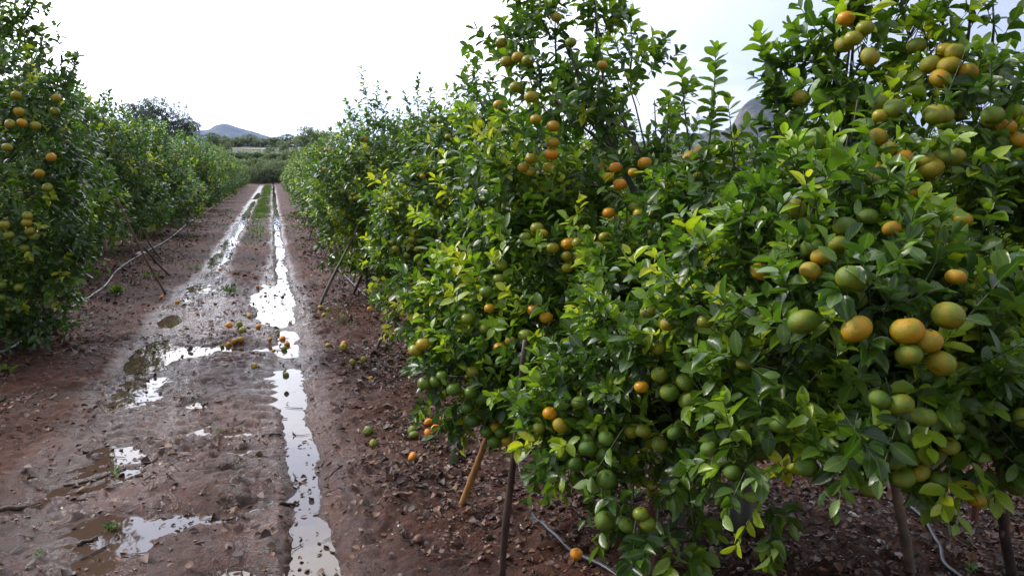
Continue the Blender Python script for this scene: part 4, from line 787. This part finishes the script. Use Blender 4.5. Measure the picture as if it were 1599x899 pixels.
hill('hill', 35.4, 1300, [(-17, 20), (-12, 50), (-10.2, 58), (-9, 46), (-7, 52), (-5, 62), (-4.2, 58), (-3.0, 66), (-2.4, 62), (-1.7, 72), (-1.3, 92), (-0.9, 104), (-0.35, 110), (0.4, 107), (1.3, 98), (2, 78), (4, 74), (7, 66), (12, 50), (22, 30)], 420, 0.3, 15)

# ---------------------------------------------------------------- lattice pylon far behind the trees
def bar_soup(s, a, b, r): s.tube([a, ((a[0]+b[0])/2, (a[1]+b[1])/2, (a[2]+b[2])/2), b], [r, r, r], 4, 0, False)
px_, py_ = az(31.2, 520)
pylon = empty('electricity_pylon', (px_, py_, float(ground_z(px_, py_))), math.radians(-20)); tag(pylon, 'slender steel lattice pylon far off, seen through the dip between the crowns', 'pylon')
s = Soup(); Hh = 30.0
def cornr(z, k):
    w = 3.0 * (1 - z / Hh) ** 1.2 + 0.5; return (w * (1 if k in (0, 1) else -1), w * (1 if k in (0, 3) else -1), z)
lv = [0, 5, 9.5, 13.5, 17, 20, 22.5, 25, 27.5, 30]
for z0, z1 in zip(lv, lv[1:]):
    for k in range(4):
        bar_soup(s, cornr(z0, k), cornr(z1, k), .09); bar_soup(s, cornr(z0, k), cornr(z1, (k + 1) % 4), .045); bar_soup(s, cornr(z0, (k + 1) % 4), cornr(z1, k), .045); bar_soup(s, cornr(z1, k), cornr(z1, (k + 1) % 4), .045)
link('lattice_tower', s.mesh('lattice_tower', [STEEL]), pylon)
for z, w in ((19.5, 5.0), (23.0, 6.0), (26.5, 4.5)):
    s = Soup()
    for sd in (-1, 1):
        bar_soup(s, (0, 0, z), (sd * w, 0, z), .13); bar_soup(s, (0, 0, z + 1.6), (sd * w, 0, z), .1); bar_soup(s, (sd * w * .5, 0, z), (sd * w * .5, 0, z + .8), .07)
    arm = link('crossarm', s.mesh('crossarm', [STEEL]), pylon)
    for sd in (-1, 1):
        s = Soup(); s.tube([(sd * w, 0, z - .1), (sd * w, 0, z - .8), (sd * w, 0, z - 1.6)], [.1, .16, .1], 6, 0); link('insulator', s.mesh('insulator', [STEEL]), arm)

# ---------------------------------------------------------------- wooden props
def prop(label, foot, top, r0, r1, mat, bend=0.02, knots=True, name='wooden_prop', seed=0, group='props under laden branches', mid=None):
    rng = np.random.default_rng(seed + 900); s = Soup()
    fz = float(ground_z(foot[0], foot[1]))
    f = np.array([0, 0, -0.03]); t = np.array([top[0] - foot[0], top[1] - foot[1], top[2] - fz])
    n = 14; k = np.linspace(0, 1, n)
    side = norm(np.cross(t, [0.3, 1, 0.1])); ln = np.linalg.norm(t)
    pts = f + (t - f) * k[:, None] + side * (bend * np.sin(np.pi * k) + bend * 0.5 * np.sin(2 * np.pi * k + seed))[:, None] * ln
    if mid is not None:
        pts += np.array(mid) * (np.sin(np.pi * k))[:, None]
    rad = np.linspace(r0, r1, n) * (1 + 0.08 * rng.normal(size=n))
    if name == 'bamboo_prop':
        rad = np.linspace(r0, r1, n); rad[::4] *= 1.18
    s.tube(pts, rad, 10, 0)
    if knots and name != 'bamboo_prop':
        for q in range(3):
            i = int(rng.integers(2, n - 2)); d = norm(rng.normal(size=3)); s.tube([pts[i], pts[i] + d * r0 * 1.6, pts[i] + d * r0 * 2.1], [r0 * .5, r0 * .4, r0 * .25], 6, 0)
    o = link(name, s.mesh(name, [mat]), None, (foot[0], foot[1], fz)); tag(o, label, 'prop', group)
    return o
prop('long bent dark branch propping the large tree, crossing in front of the bamboo cane', (0.85, 2.81), (0.88, 2.60, 1.06), .016, .010, PROP_DARK, 0.012, seed=1, mid=(0.0, 0, 0))
prop('golden bamboo cane leaning under a bunch of green fruit', (0.82, 3.47), (0.99, 3.28, 0.62), .017, .015, BAMBOO, 0.0, name='bamboo_prop', seed=2)
prop('short reddish stick upright under the lowest hanging bunch of fruit', (1.43, 2.60), (1.42, 2.56, 0.5), .017, .014, PROP_RED, 0.01, seed=3)
prop('weathered grey cane with a bare patch, beside the looped hose', (2.46, 2.25), (2.0, 1.98, 0.75), .020, .016, CANE_GREY, 0.0, name='bamboo_prop', seed=4)
prop('thick brown pole leaning at the outer side of the large tree', (2.86, 2.12), (2.45, 1.93, 0.72), .022, .018, PROP_DARK, 0.01, seed=5)
prop('thin brown stake standing upright behind the thick brown pole', (3.15, 2.56), (3.1, 2.5, 0.7), .016, .014, PROP_RED, 0.01, seed=6)
prop('long dark pole leaning steeply in front of the tree with tall shoots', (0.44, 9.17), (1.16, 9.65, 1.25), .021, .015, PROP_DARK, 0.01, seed=7)
prop('short dark stick behind the long leaning pole', (0.96, 10.22), (1.2, 10.0, 0.55), .022, .018, PROP_DARK, 0.01, seed=8)
prop('thin dark upright stake behind the short dark stick', (1.12, 9.9), (1.14, 9.95, 0.6), .018, .014, PROP_DARK, 0.01, seed=9)
prop('dark stick leaning under the low bunch of green fruit', (0.82, 6.88), (1.13, 7.0, 0.50), .016, .013, PROP_DARK, 0.02, seed=10)
prop('long thin reddish pole leaning against the row across the muddy rut', (-1.46, 11.09), (-2.0, 11.2, 1.3), .017, .012, PROP_RED, 0.01, seed=11)
prop('short stick crossing the reddish pole near the ground', (-1.62, 13.0), (-1.95, 12.7, 0.5), .015, .012, PROP_DARK, 0.02, seed=12)
prop('pale short stake behind the grey hose under the tall tree', (-2.18, 8.63), (-2.32, 8.5, 0.5), .022, .02, PROP_RED, 0.0, seed=13)
prop('reddish thin prop under the fourth tree of the flooded-rut row', (0.79, 14.0), (1.1, 14.3, 0.7), .016, .012, PROP_RED, 0.01, seed=14)
prop('small reddish prop far along the flooded-rut row', (0.74, 18.3), (1.0, 18.6, 0.7), .017, .013, PROP_RED, 0.01, seed=15)
prop('tiny reddish prop farthest along the flooded-rut row', (0.8, 22.5), (1.0, 22.8, 0.7), .017, .013, PROP_RED, 0.01, seed=16)
prop('dark stub of a prop under the third tree across the muddy rut', (-2.1, 15.6), (-2.4, 15.5, 0.6), .018, .014, PROP_DARK, 0.02, seed=17)

# ---------------------------------------------------------------- irrigation hoses
def hose(label, pts, r, mat, bury=()):
    P = np.array(pts, float); t = np.arange(len(P)); tt = np.linspace(0, len(P) - 1, len(P) * 9)
    X = np.interp(tt, t, P[:, 0]); Y = np.interp(tt, t, P[:, 1])
    ker = np.array([1, 2, 3, 4, 3, 2, 1]) / 16
    X[3:-3] = np.convolve(X, ker, 'valid'); Y[3:-3] = np.convolve(Y, ker, 'valid')
    Z = ground_z(X, Y)
    Z[3:-3] = np.convolve(Z, ker, 'valid')
    Z = Z + r + 0.008 + 0.006 * np.sin(tt * 2.1)
    for a, b in bury: Z -= 0.045 * smooth(a - .35, a + .1, Y) * (1 - smooth(b - .1, b + .35, Y))
    s = Soup(); s.tube(np.stack([X, Y, Z], 1), np.full(len(X), r), 8, 0)
    o = link('irrigation_hose', s.mesh('irrigation_hose', [mat])); tag(o, label, 'hose', 'drip hoses along the rows')
hose('grey drip hose snaking along the row across the muddy rut', [(-2.46, 5.5), (-2.44, 6.8), (-2.46, 7.8), (-2.41, 8.46), (-2.44, 9.67), (-2.39, 10.52), (-2.35, 11.84), (-2.5, 13.65), (-2.54, 15.8), (-2.4, 18.6), (-2.5, 24), (-2.5, 34), (-2.45, 50)], .013, HOSE_GREY)
hose('black drip hose partly buried in leaf litter along the flooded-rut row', [(1.36, 2.3), (1.22, 2.69), (1.15, 2.96), (1.13, 3.19), (1.18, 3.5), (1.25, 3.8), (1.32, 4.18), (1.33, 5.2), (1.27, 6.2), (1.27, 7.15), (1.21, 7.96), (1.14, 9.64), (1.07, 10.46), (0.98, 12.53), (1.05, 18), (1.0, 30), (1.0, 50)], .0105, HOSE, [(3.38, 3.62)])
hose('black drip hose curving past the weathered grey cane', [(2.55, 1.95), (2.63, 2.26), (2.77, 2.41), (2.88, 2.6), (2.95, 2.83), (2.92, 3.2), (2.8, 4.2), (2.85, 6), (2.9, 12)], .0105, HOSE)

# ---------------------------------------------------------------- fallen mandarins
FALLEN = [
 (-.59, 10.63, .25, 'green mandarin lying alone beside the small weed patch on the middle ridge'), (-.33, 9.0, .85, 'single orange mandarin on wet mud beyond the big fallen group'),
 (-.52, 8.46, .95, 'biggest orange mandarin of the pair above the line of four'), (-.41, 8.36, .45, 'dull brownish-green mandarin just behind the biggest orange one'), (-.37, 8.08, .5, 'yellow-green mandarin between the line of four and the biggest orange one'),
 (-.55, 7.74, .3, 'small dark mandarin at the outer end of the line of four'), (-.50, 7.78, .85, 'orange mandarin second in the line of four'), (-.44, 7.76, .75, 'yellow-orange mandarin third in the line of four'), (-.38, 7.77, .7, 'golden mandarin at the rut end of the line of four'),
 (-.22, 8.33, .95, 'round orange mandarin at the lip of the straight flooded rut'), (-.03, 8.2, .3, 'olive mandarin standing in the flooded rut, farthest of its cluster'), (.02, 7.92, .95, 'bright orange mandarin in the middle of the flooded rut cluster'),
 (.06, 7.63, .85, 'orange mandarin touching the olive one in the flooded rut'), (-.10, 7.74, .8, 'small brownish-orange mandarin on the edge of the flooded rut'), (-.07, 7.44, .75, 'small orange mandarin in front of the brownish one'), (.03, 7.44, .3, 'olive mandarin nearest in the flooded rut cluster'),
 (-.23, 6.71, .65, 'yellow mandarin alone on mud between the ruts'), (.03, 6.49, .35, 'olive-green mandarin alone on the shining water of the rut'),
 (.47, 9.04, .7, 'yellow-orange mandarin by the foot of the long leaning pole'), (.56, 9.01, .35, 'green mandarin beside the two yellow ones at the pole foot'), (.49, 8.74, .75, 'yellow mandarin in front of the pair at the pole foot'),
 (1.03, 8.86, .8, 'orange mandarin in litter under the second tree edge'), (.44, 7.28, .65, 'yellowish mandarin at the litter edge, level with the line of four'), (.56, 7.02, .65, 'large yellow mandarin at the litter edge with a brown leaf'), (.59, 7.29, .85, 'tiny orange mandarin behind the large yellow one'),
 (.59, 6.47, .55, 'yellow-green mandarin, first of the pair on the litter edge'), (.69, 6.51, .6, 'yellow-green mandarin, second of the pair on the litter edge'), (.69, 5.99, .8, 'small orange mandarin near the white stone'), (.92, 6.91, .25, 'green mandarin at the foot of the dark leaning stick'),
 (1.28, 7.34, .95, 'orange mandarin beside the hose under low leaves'), (1.45, 7.74, .9, 'orange mandarin beyond the hose in the tree shade'), (.51, 4.69, .35, 'green mandarin in dark litter, farther of the green pair'), (.52, 4.48, .45, 'greenish mandarin in dark litter, closer of the green pair'),
 (.77, 4.55, .3, 'dull green mandarin beside the orange heap'), (.77, 4.48, .35, 'green mandarin touching the dull one beside the orange heap'), (.85, 4.42, .92, 'yellow-orange mandarin just in front of the heap'), (.90, 4.66, .92, 'orange mandarin at the back of the heap'),
 (.92, 4.53, .95, 'orange mandarin in the middle of the heap'), (.98, 4.66, .85, 'golden mandarin at the heap side toward the tree'), (1.0, 4.54, .9, 'orange mandarin under the hanging leaf tip by the heap'),
 (.70, 4.13, .98, 'bright ridged orange mandarin alone in front of the heap'), (1.11, 4.61, .4, 'greenish mandarin in shade behind the heap'), (1.33, 2.83, .4, 'tiny green mandarin near the black hose'), (1.18, 2.80, .85, 'split orange mandarin beside the black hose'),
 (-1.47, 10.7, .98, 'orange mandarin at the foot of the thin reddish pole'), (-1.24, 10.31, .9, 'orange mandarin on mud at the near side of the reddish pole'), (-.92, 13.49, .9, 'brownish orange mandarin in the distant broad rut'), (-.28, 11.42, .95, 'orange mandarin on the ridge by the distant flooded rut')]
rngf = np.random.default_rng(77)
FALL_MESH = [unit_mesh(m, 1.0) for m in (fruit_mesh('fallen_fruit', 18, 12, 0.84), fruit_mesh('fallen_fruit', 18, 12, 0.78, False))]
for x, y, rp, lb in FALLEN:
    r = float(rngf.uniform(.027, .033)) * (0.72 if ('tiny' in lb or 'small' in lb.split()[0:1]) else 1.0)
    if 'biggest' in lb or 'large' in lb: r = .038
    z = float(max(ground_z(x, y), WATER_Z - 0.012)) + r * 0.72
    o = link('fallen_mandarin', FALL_MESH[int(rngf.integers(2))], None, (x, y, z)); o.scale = (r, r, r)
    o.rotation_euler = (float(rngf.uniform(-1.2, 1.2)), float(rngf.uniform(-1.2, 1.2)), float(rngf.uniform(0, 6)))
    o.color = (rp, 0, 0, 1); tag(o, lb, 'mandarin', 'mandarins fallen on the ground')

# ---------------------------------------------------------------- litter, gravel, twigs (uncountable)
def scatter(n, region, rng):
    """region(x, y) -> density 0..1 ; sampled with more points near the camera"""
    out = []
    while sum(len(a) for a in out) < n:
        y = 1.9 * (np.exp(rng.uniform(0, 1, n * 3) * math.log(30 / 1.9))); x = rng.uniform(-5, 6, n * 3)
        m = rng.random(n * 3) < region(x, y); out.append(np.stack([x[m], y[m]], 1))
    return np.concatenate(out)[:n]
def litter_density(x, y):
    d = smooth(0.32, 0.85, x) * (1 - smooth(3.4, 4.5, x)) + 0.55 * smooth(-1.5, -2.1, x) * (1 - smooth(-4.5, -5.0, x))
    d = d + 0.16
    return np.clip(d * (0.55 + 0.9 * fbm(x, y, 1.5, 2, 90)), 0.01, 1)
rng = np.random.default_rng(41)
p = scatter(60000, litter_density, rng); n = len(p)
Lf = (0.012 + rng.gamma(2.0, 0.0075, n)).clip(0, 0.055) * (1 + p[:, 1] * 0.05)
yaw = rng.uniform(0, 6.28, n); tl = rng.normal(size=n) * 0.3
D = np.stack([np.cos(yaw) * np.cos(tl), np.sin(yaw) * np.cos(tl), np.sin(tl)], 1)
Nn = norm(np.array([0, 0, 1.0]) + rng.normal(size=(n, 3)) * 0.35)
pos = np.stack([p[:, 0], p[:, 1], ground_z(p[:, 0], p[:, 1]) + rng.uniform(0.002, 0.016, n)], 1); pos[:, 2] = np.maximum(pos[:, 2], WATER_Z + 0.001)
s = Soup(); s.leaves(pos, D, Nn, Lf, Lf * rng.uniform(.4, .8, n), np.clip(rng.beta(2.2, 2.6, n), 0, 1), CURLED, 0, rng)
tag(link('leaf_litter', s.mesh('leaf_litter', [LITTER])), 'brown fallen leaves littering the soil under the trees', 'leaf litter', kind='stuff')

ICO = [(0, 0, 1), (.89, 0, .45), (.28, .85, .45), (-.72, .53, .45), (-.72, -.53, .45), (.28, -.85, .45), (.72, .53, -.45), (-.28, .85, -.45), (-.89, 0, -.45), (-.28, -.85, -.45), (.72, -.53, -.45), (0, 0, -1)]
ICOF = [(0, 1, 2), (0, 2, 3), (0, 3, 4), (0, 4, 5), (0, 5, 1), (1, 6, 2), (2, 7, 3), (3, 8, 4), (4, 9, 5), (5, 10, 1), (6, 7, 2), (7, 8, 3), (8, 9, 4), (9, 10, 5), (10, 6, 1), (11, 7, 6), (11, 8, 7), (11, 9, 8), (11, 10, 9), (11, 6, 10)]
def pebble_material(name, stops, rough):
    m, nt, b, out, N = new_mat(name); a = N('ShaderNodeAttribute', attribute_name='tint'); r = ramp(N, stops)
    nt.links.new(a.outputs['Fac'], r.inputs['Fac']); nt.links.new(r.outputs[0], b.inputs['Base Color']); b.inputs['Roughness'].default_value = rough
    return m
PEB = pebble_material('wet_gravel', [(0, (0.03, 0.015, 0.012)), (0.5, (0.09, 0.04, 0.028)), (0.88, (0.15, 0.08, 0.055)), (1, (0.36, 0.3, 0.25))], 0.3)
def pebbles(name, pts, rad, tint, mat, rng, flat=0.6):
    V0 = np.array(ICO); n = len(pts)
    jit = 1 + rng.normal(size=(n, 12, 1)) * 0.16
    sc = np.stack([rad * rng.uniform(.7, 1.3, n), rad * rng.uniform(.7, 1.3, n), rad * flat], 1)
    V = V0[None] * jit * sc[:, None]; a = rng.uniform(0, 6.28, n); c, s_ = np.cos(a)[:, None], np.sin(a)[:, None]
    V = np.stack([V[..., 0] * c - V[..., 1] * s_, V[..., 0] * s_ + V[..., 1] * c, V[..., 2]], -1) + pts[:, None]
    f = np.array(ICOF).ravel()
    so = Soup(); so.add(V.reshape(-1, 3), (f[None] + np.arange(n)[:, None] * 12).ravel(), np.full(20 * n, 3), np.zeros((n * 12, 2)), np.repeat(tint, 12), 0)
    return so.mesh(name, [mat], smooth=False)
def gravel_density(x, y): return np.clip(0.42 + 0.7 * smooth(0.4, 1.5, x) + 0.3 * smooth(-1.4, -2.2, x) + 0.5 * fbm(x, y, 1.1, 2, 95), 0.03, 1)
p = scatter(24000, gravel_density, rng); n = len(p); rad = rng.gamma(2.0, 0.0025, n) + 0.0025; rad = np.minimum(rad, 0.009 + 0.012 * smooth(0.3, 0.8, p[:, 0])) * (1 + p[:, 1] * 0.04)
pts = np.stack([p[:, 0], p[:, 1], ground_z(p[:, 0], p[:, 1]) + rad * 0.2], 1)
tag(link('gravel', pebbles('gravel', pts, rad, np.clip(rng.beta(2, 2.4, n) + (rng.random(n) < 0.02) * 0.5, 0, 1), PEB, rng)), 'small wet stones and clods strewn over the red soil', 'gravel', kind='stuff')

s = Soup(); p = scatter(1500, lambda x, y: np.clip(0.35 + 0.5 * smooth(0.3, 1.0, x) + 0.5 * fbm(x, y, 1.3, 2, 97), 0.02, 1), rng)
for x, y in p:
    a = rng.uniform(0, 6.28); l = rng.uniform(.03, .16); k = rng.uniform(-.35, .35); r = rng.uniform(.0012, .0042)
    X = x + np.array([-l / 2 * math.cos(a), 0, l / 2 * math.cos(a + k)]); Y = y + np.array([-l / 2 * math.sin(a), 0, l / 2 * math.sin(a + k)])
    Z = np.maximum(ground_z(X, Y), WATER_Z) + r + 0.003
    s.tube(np.stack([X, Y, Z], 1), [r, r, r * .6], 4, 0)
tag(link('twig_litter', s.mesh('twig_litter', [PROP_DARK])), 'thin broken twigs scattered on the wet soil', 'twigs', kind='stuff')

# grass down the middle of the track, sparse near and thicker far
def blades(name, P, h, w, tint, rng):
    n = len(P); yaw = rng.uniform(0, 6.28, n); t = rng.uniform(0.1, 0.8, n)
    D = np.stack([np.cos(yaw) * np.sin(t), np.sin(yaw) * np.sin(t), np.cos(t)], 1); Nn = norm(rng.normal(size=(n, 3)))
    s = Soup(); s.leaves(P, D, norm(np.cross(D, Nn)), h, w, tint, MID, 0, rng); return s.mesh(name, [WEED])
m = 16000
y = rng.uniform(14, 78, m); x = -0.46 + rng.normal(size=m) * 0.14
keep = rng.random(m) < smooth(14, 28, y) * np.clip(0.5 + 1.3 * fbm(x, y, 0.8, 2, 99), 0, 1); x, y = x[keep], y[keep]
m2 = 2600; y2 = rng.uniform(8, 40, m2); x2 = np.where(rng.random(m2) < .5, rng.uniform(-2.4, -1.4, m2), rng.uniform(.3, .8, m2)); k2 = fbm(x2, y2, 1.1, 2, 101) > 0.25
x = np.concatenate([x, x2[k2]]); y = np.concatenate([y, y2[k2]])
P = np.stack([x, y, ground_z(x, y)], 1); n = len(P)
tag(link('grass', blades('grass', P, rng.uniform(.03, .08, n), rng.uniform(.006, .014, n) * (1 + y / 25), np.clip(rng.normal(size=n) * .15 + .5, 0, 1), rng)), 'short green grass on the ridge between the ruts', 'grass', kind='stuff')

def weed(label, x, y, r, n, tint=0.5, h=0.05, brown=False):
    rg = np.random.default_rng(int(abs(x * 100) + abs(y * 37)))
    z = float(ground_z(x, y)); yaw = rg.uniform(0, 6.28, n); t = rg.uniform(.3, 1.35, n)
    D = np.stack([np.cos(yaw) * np.sin(t), np.sin(yaw) * np.sin(t), np.cos(t)], 1)
    P = np.stack([rg.normal(size=n) * r * .35, rg.normal(size=n) * r * .35, np.abs(rg.normal(size=n)) * h * .3], 1)
    s = Soup(); s.leaves(P, D, norm(np.array([0, 0, 1.]) + rg.normal(size=(n, 3)) * .3), rg.uniform(.5, 1.1, n) * h, rg.uniform(.3, .5, n) * h, np.clip(tint + rg.normal(size=n) * .15, 0, 1), MID, 0, rg)
    o = link('weed', s.mesh('weed', [WEED]), None, (x, y, max(z, WATER_Z))); tag(o, label, 'weed', 'small weeds on the bare soil')
weed('small green sprig beside the puddle with a dead orange leaf', -0.83, 3.87, .05, 26, .5, .04)
weed('tiny green seedling on the smooth mud, farther back than the dead-leaf sprig', -0.95, 4.62, .05, 18, .5, .03)
weed('leafy weed patch on the ridge beside the green fallen mandarin', -0.63, 10.9, .16, 60, .6, .07)
weed('broad pale weed by the grey hose', -2.1, 11.2, .07, 34, .75, .12)
weed('green weed under the tall tree by the pale stake', -2.25, 7.9, .08, 40, .6, .13)
weed('yellow-green weed at the frame edge below the tall tree', -2.3, 7.1, .16, 40, .8, .11)
weed('thin weed on the open soil right of the reddish pole', -1.35, 13.8, .16, 40, .5, .07)
weed('low weed at the grove side of the reddish pole', -1.9, 12.9, .2, 50, .55, .07)
weed('tiny weed sprout among litter close to the black hose', 1.7, 3.25, .06, 16, .5, .04)
weed('small weed below the hanging twig of the large tree', 1.95, 2.45, .07, 22, .55, .05)
weed('tiny green tuft on mud between puddle and flooded rut', -0.42, 5.05, .05, 16, .5, .03)
weed('small green sprout near the looped hose', 2.72, 2.2, .05, 16, .6, .04)
weed('speck of weed on the brown mud in the lowest corner', -1.08, 3.62, .04, 10, .4, .03)

def fallen_branch(label, pts, r, seed):
    rg = np.random.default_rng(seed); P = np.array(pts, float); c = P.mean(0)
    X = np.interp(np.linspace(0, len(P) - 1, 9), range(len(P)), P[:, 0]) + rg.normal(size=9) * .006; Y = np.interp(np.linspace(0, len(P) - 1, 9), range(len(P)), P[:, 1]) + rg.normal(size=9) * .006
    Z = np.maximum(ground_z(X, Y), WATER_Z) + r * .8
    z0 = float(Z.mean()); s = Soup(); s.tube(np.stack([X - c[0], Y - c[1], Z - z0], 1), r * (1 + .25 * rg.normal(size=9)) * np.linspace(1, .5, 9), 7, 0)
    o = link('fallen_branch', s.mesh('fallen_branch', [PROP_DARK]), None, (c[0], c[1], z0)); tag(o, label, 'branch', 'broken branch pieces lying on the mud')
fallen_branch('thick dark broken branch at the frame edge on the brown mud', [(-1.42, 4.2), (-1.34, 4.22), (-1.25, 4.3)], .014, 1)
fallen_branch('short dark stick with a knob in the muddy puddle', [(-0.95, 3.74), (-0.88, 3.80)], .009, 2)
fallen_branch('thin curved twig crossing the smooth mud of the broad rut', [(-1.2, 4.5), (-1.05, 4.55), (-.9, 4.68)], .007, 3)
fallen_branch('dark bark chip lying at the edge of the flooded rut', [(-0.04, 3.86), (0.06, 3.9)], .012, 4)
fallen_branch('flat dark bark piece on the ridge beside the flooded rut', [(-.14, 4.9), (-.02, 4.95)], .012, 5)
fallen_branch('slender twig lying on mud among the litter edge', [(.42, 4.0), (.62, 3.93), (.72, 3.88)], .005, 6)
fallen_branch('short twig near the line of four mandarins', [(-1.05, 10.1), (-.9, 10.0)], .009, 7)
fallen_branch('small black stick in the lower corner mud', [(-.98, 3.42), (-.9, 3.45)], .009, 8)
fallen_branch('long thin twig under the bamboo cane', [(.2, 4.1), (.4, 4.25), (.55, 4.3)], .004, 9)

def lump(name, label, cat, x, y, r, mat, sq, seed):
    rg = np.random.default_rng(seed); me = pebbles(name, np.zeros((1, 3)), np.array([r]), np.array([.5]), mat, rg, sq)
    o = link(name, me, None, (x, y, float(ground_z(x, y)) + r * sq * .5)); tag(o, label, cat)
    b = o.modifiers.new('round', 'SUBSURF'); b.levels = 2; b.render_levels = 2
lump('stone', 'small white stone in the litter near the small orange mandarin', 'stone', .74, 6.15, .022, STONE, .8, 1)
lump('stone', 'reddish-grey stone in the litter below the bamboo cane', 'stone', .56, 3.2, .03, PROP_RED, .6, 2)
lump('plastic_scrap', 'crumpled white plastic scrap under the muddy-rut row', 'litter', -2.55, 16.3, .12, PLASTIC, .5, 3)
lump('stone', 'pale stone beside the looped hose at the outer side', 'stone', 2.6, 2.75, .025, STONE, .6, 4)

# ---------------------------------------------------------------- haze
def haze_box():
    x0, x1, y0, y1, z0, z1 = -4600, 4600, -4600, 4600, -1.6, 330
    V = [(x, y, z) for z in (z0, z1) for y in (y0, y1) for x in (x0, x1)]
    f = [0, 2, 3, 1, 4, 5, 7, 6, 0, 1, 5, 4, 2, 6, 7, 3, 0, 4, 6, 2, 1, 3, 7, 5]
    m = bpy.data.materials.new('haze_air'); m.use_nodes = True; nt = m.node_tree; nt.nodes.clear()
    out = nt.nodes.new('ShaderNodeOutputMaterial'); v = nt.nodes.new('ShaderNodeVolumePrincipled')
    v.inputs['Color'].default_value = (0.36, 0.52, 0.88, 1); v.inputs['Density'].default_value = 0.00012; v.inputs['Anisotropy'].default_value = 0.3
    nt.links.new(v.outputs[0], out.inputs['Volume'])
    o = link('haze', mesh_from('haze', V, f, [4] * 6, [m], smooth=False)); tag(o, kind='stuff')
haze_box()
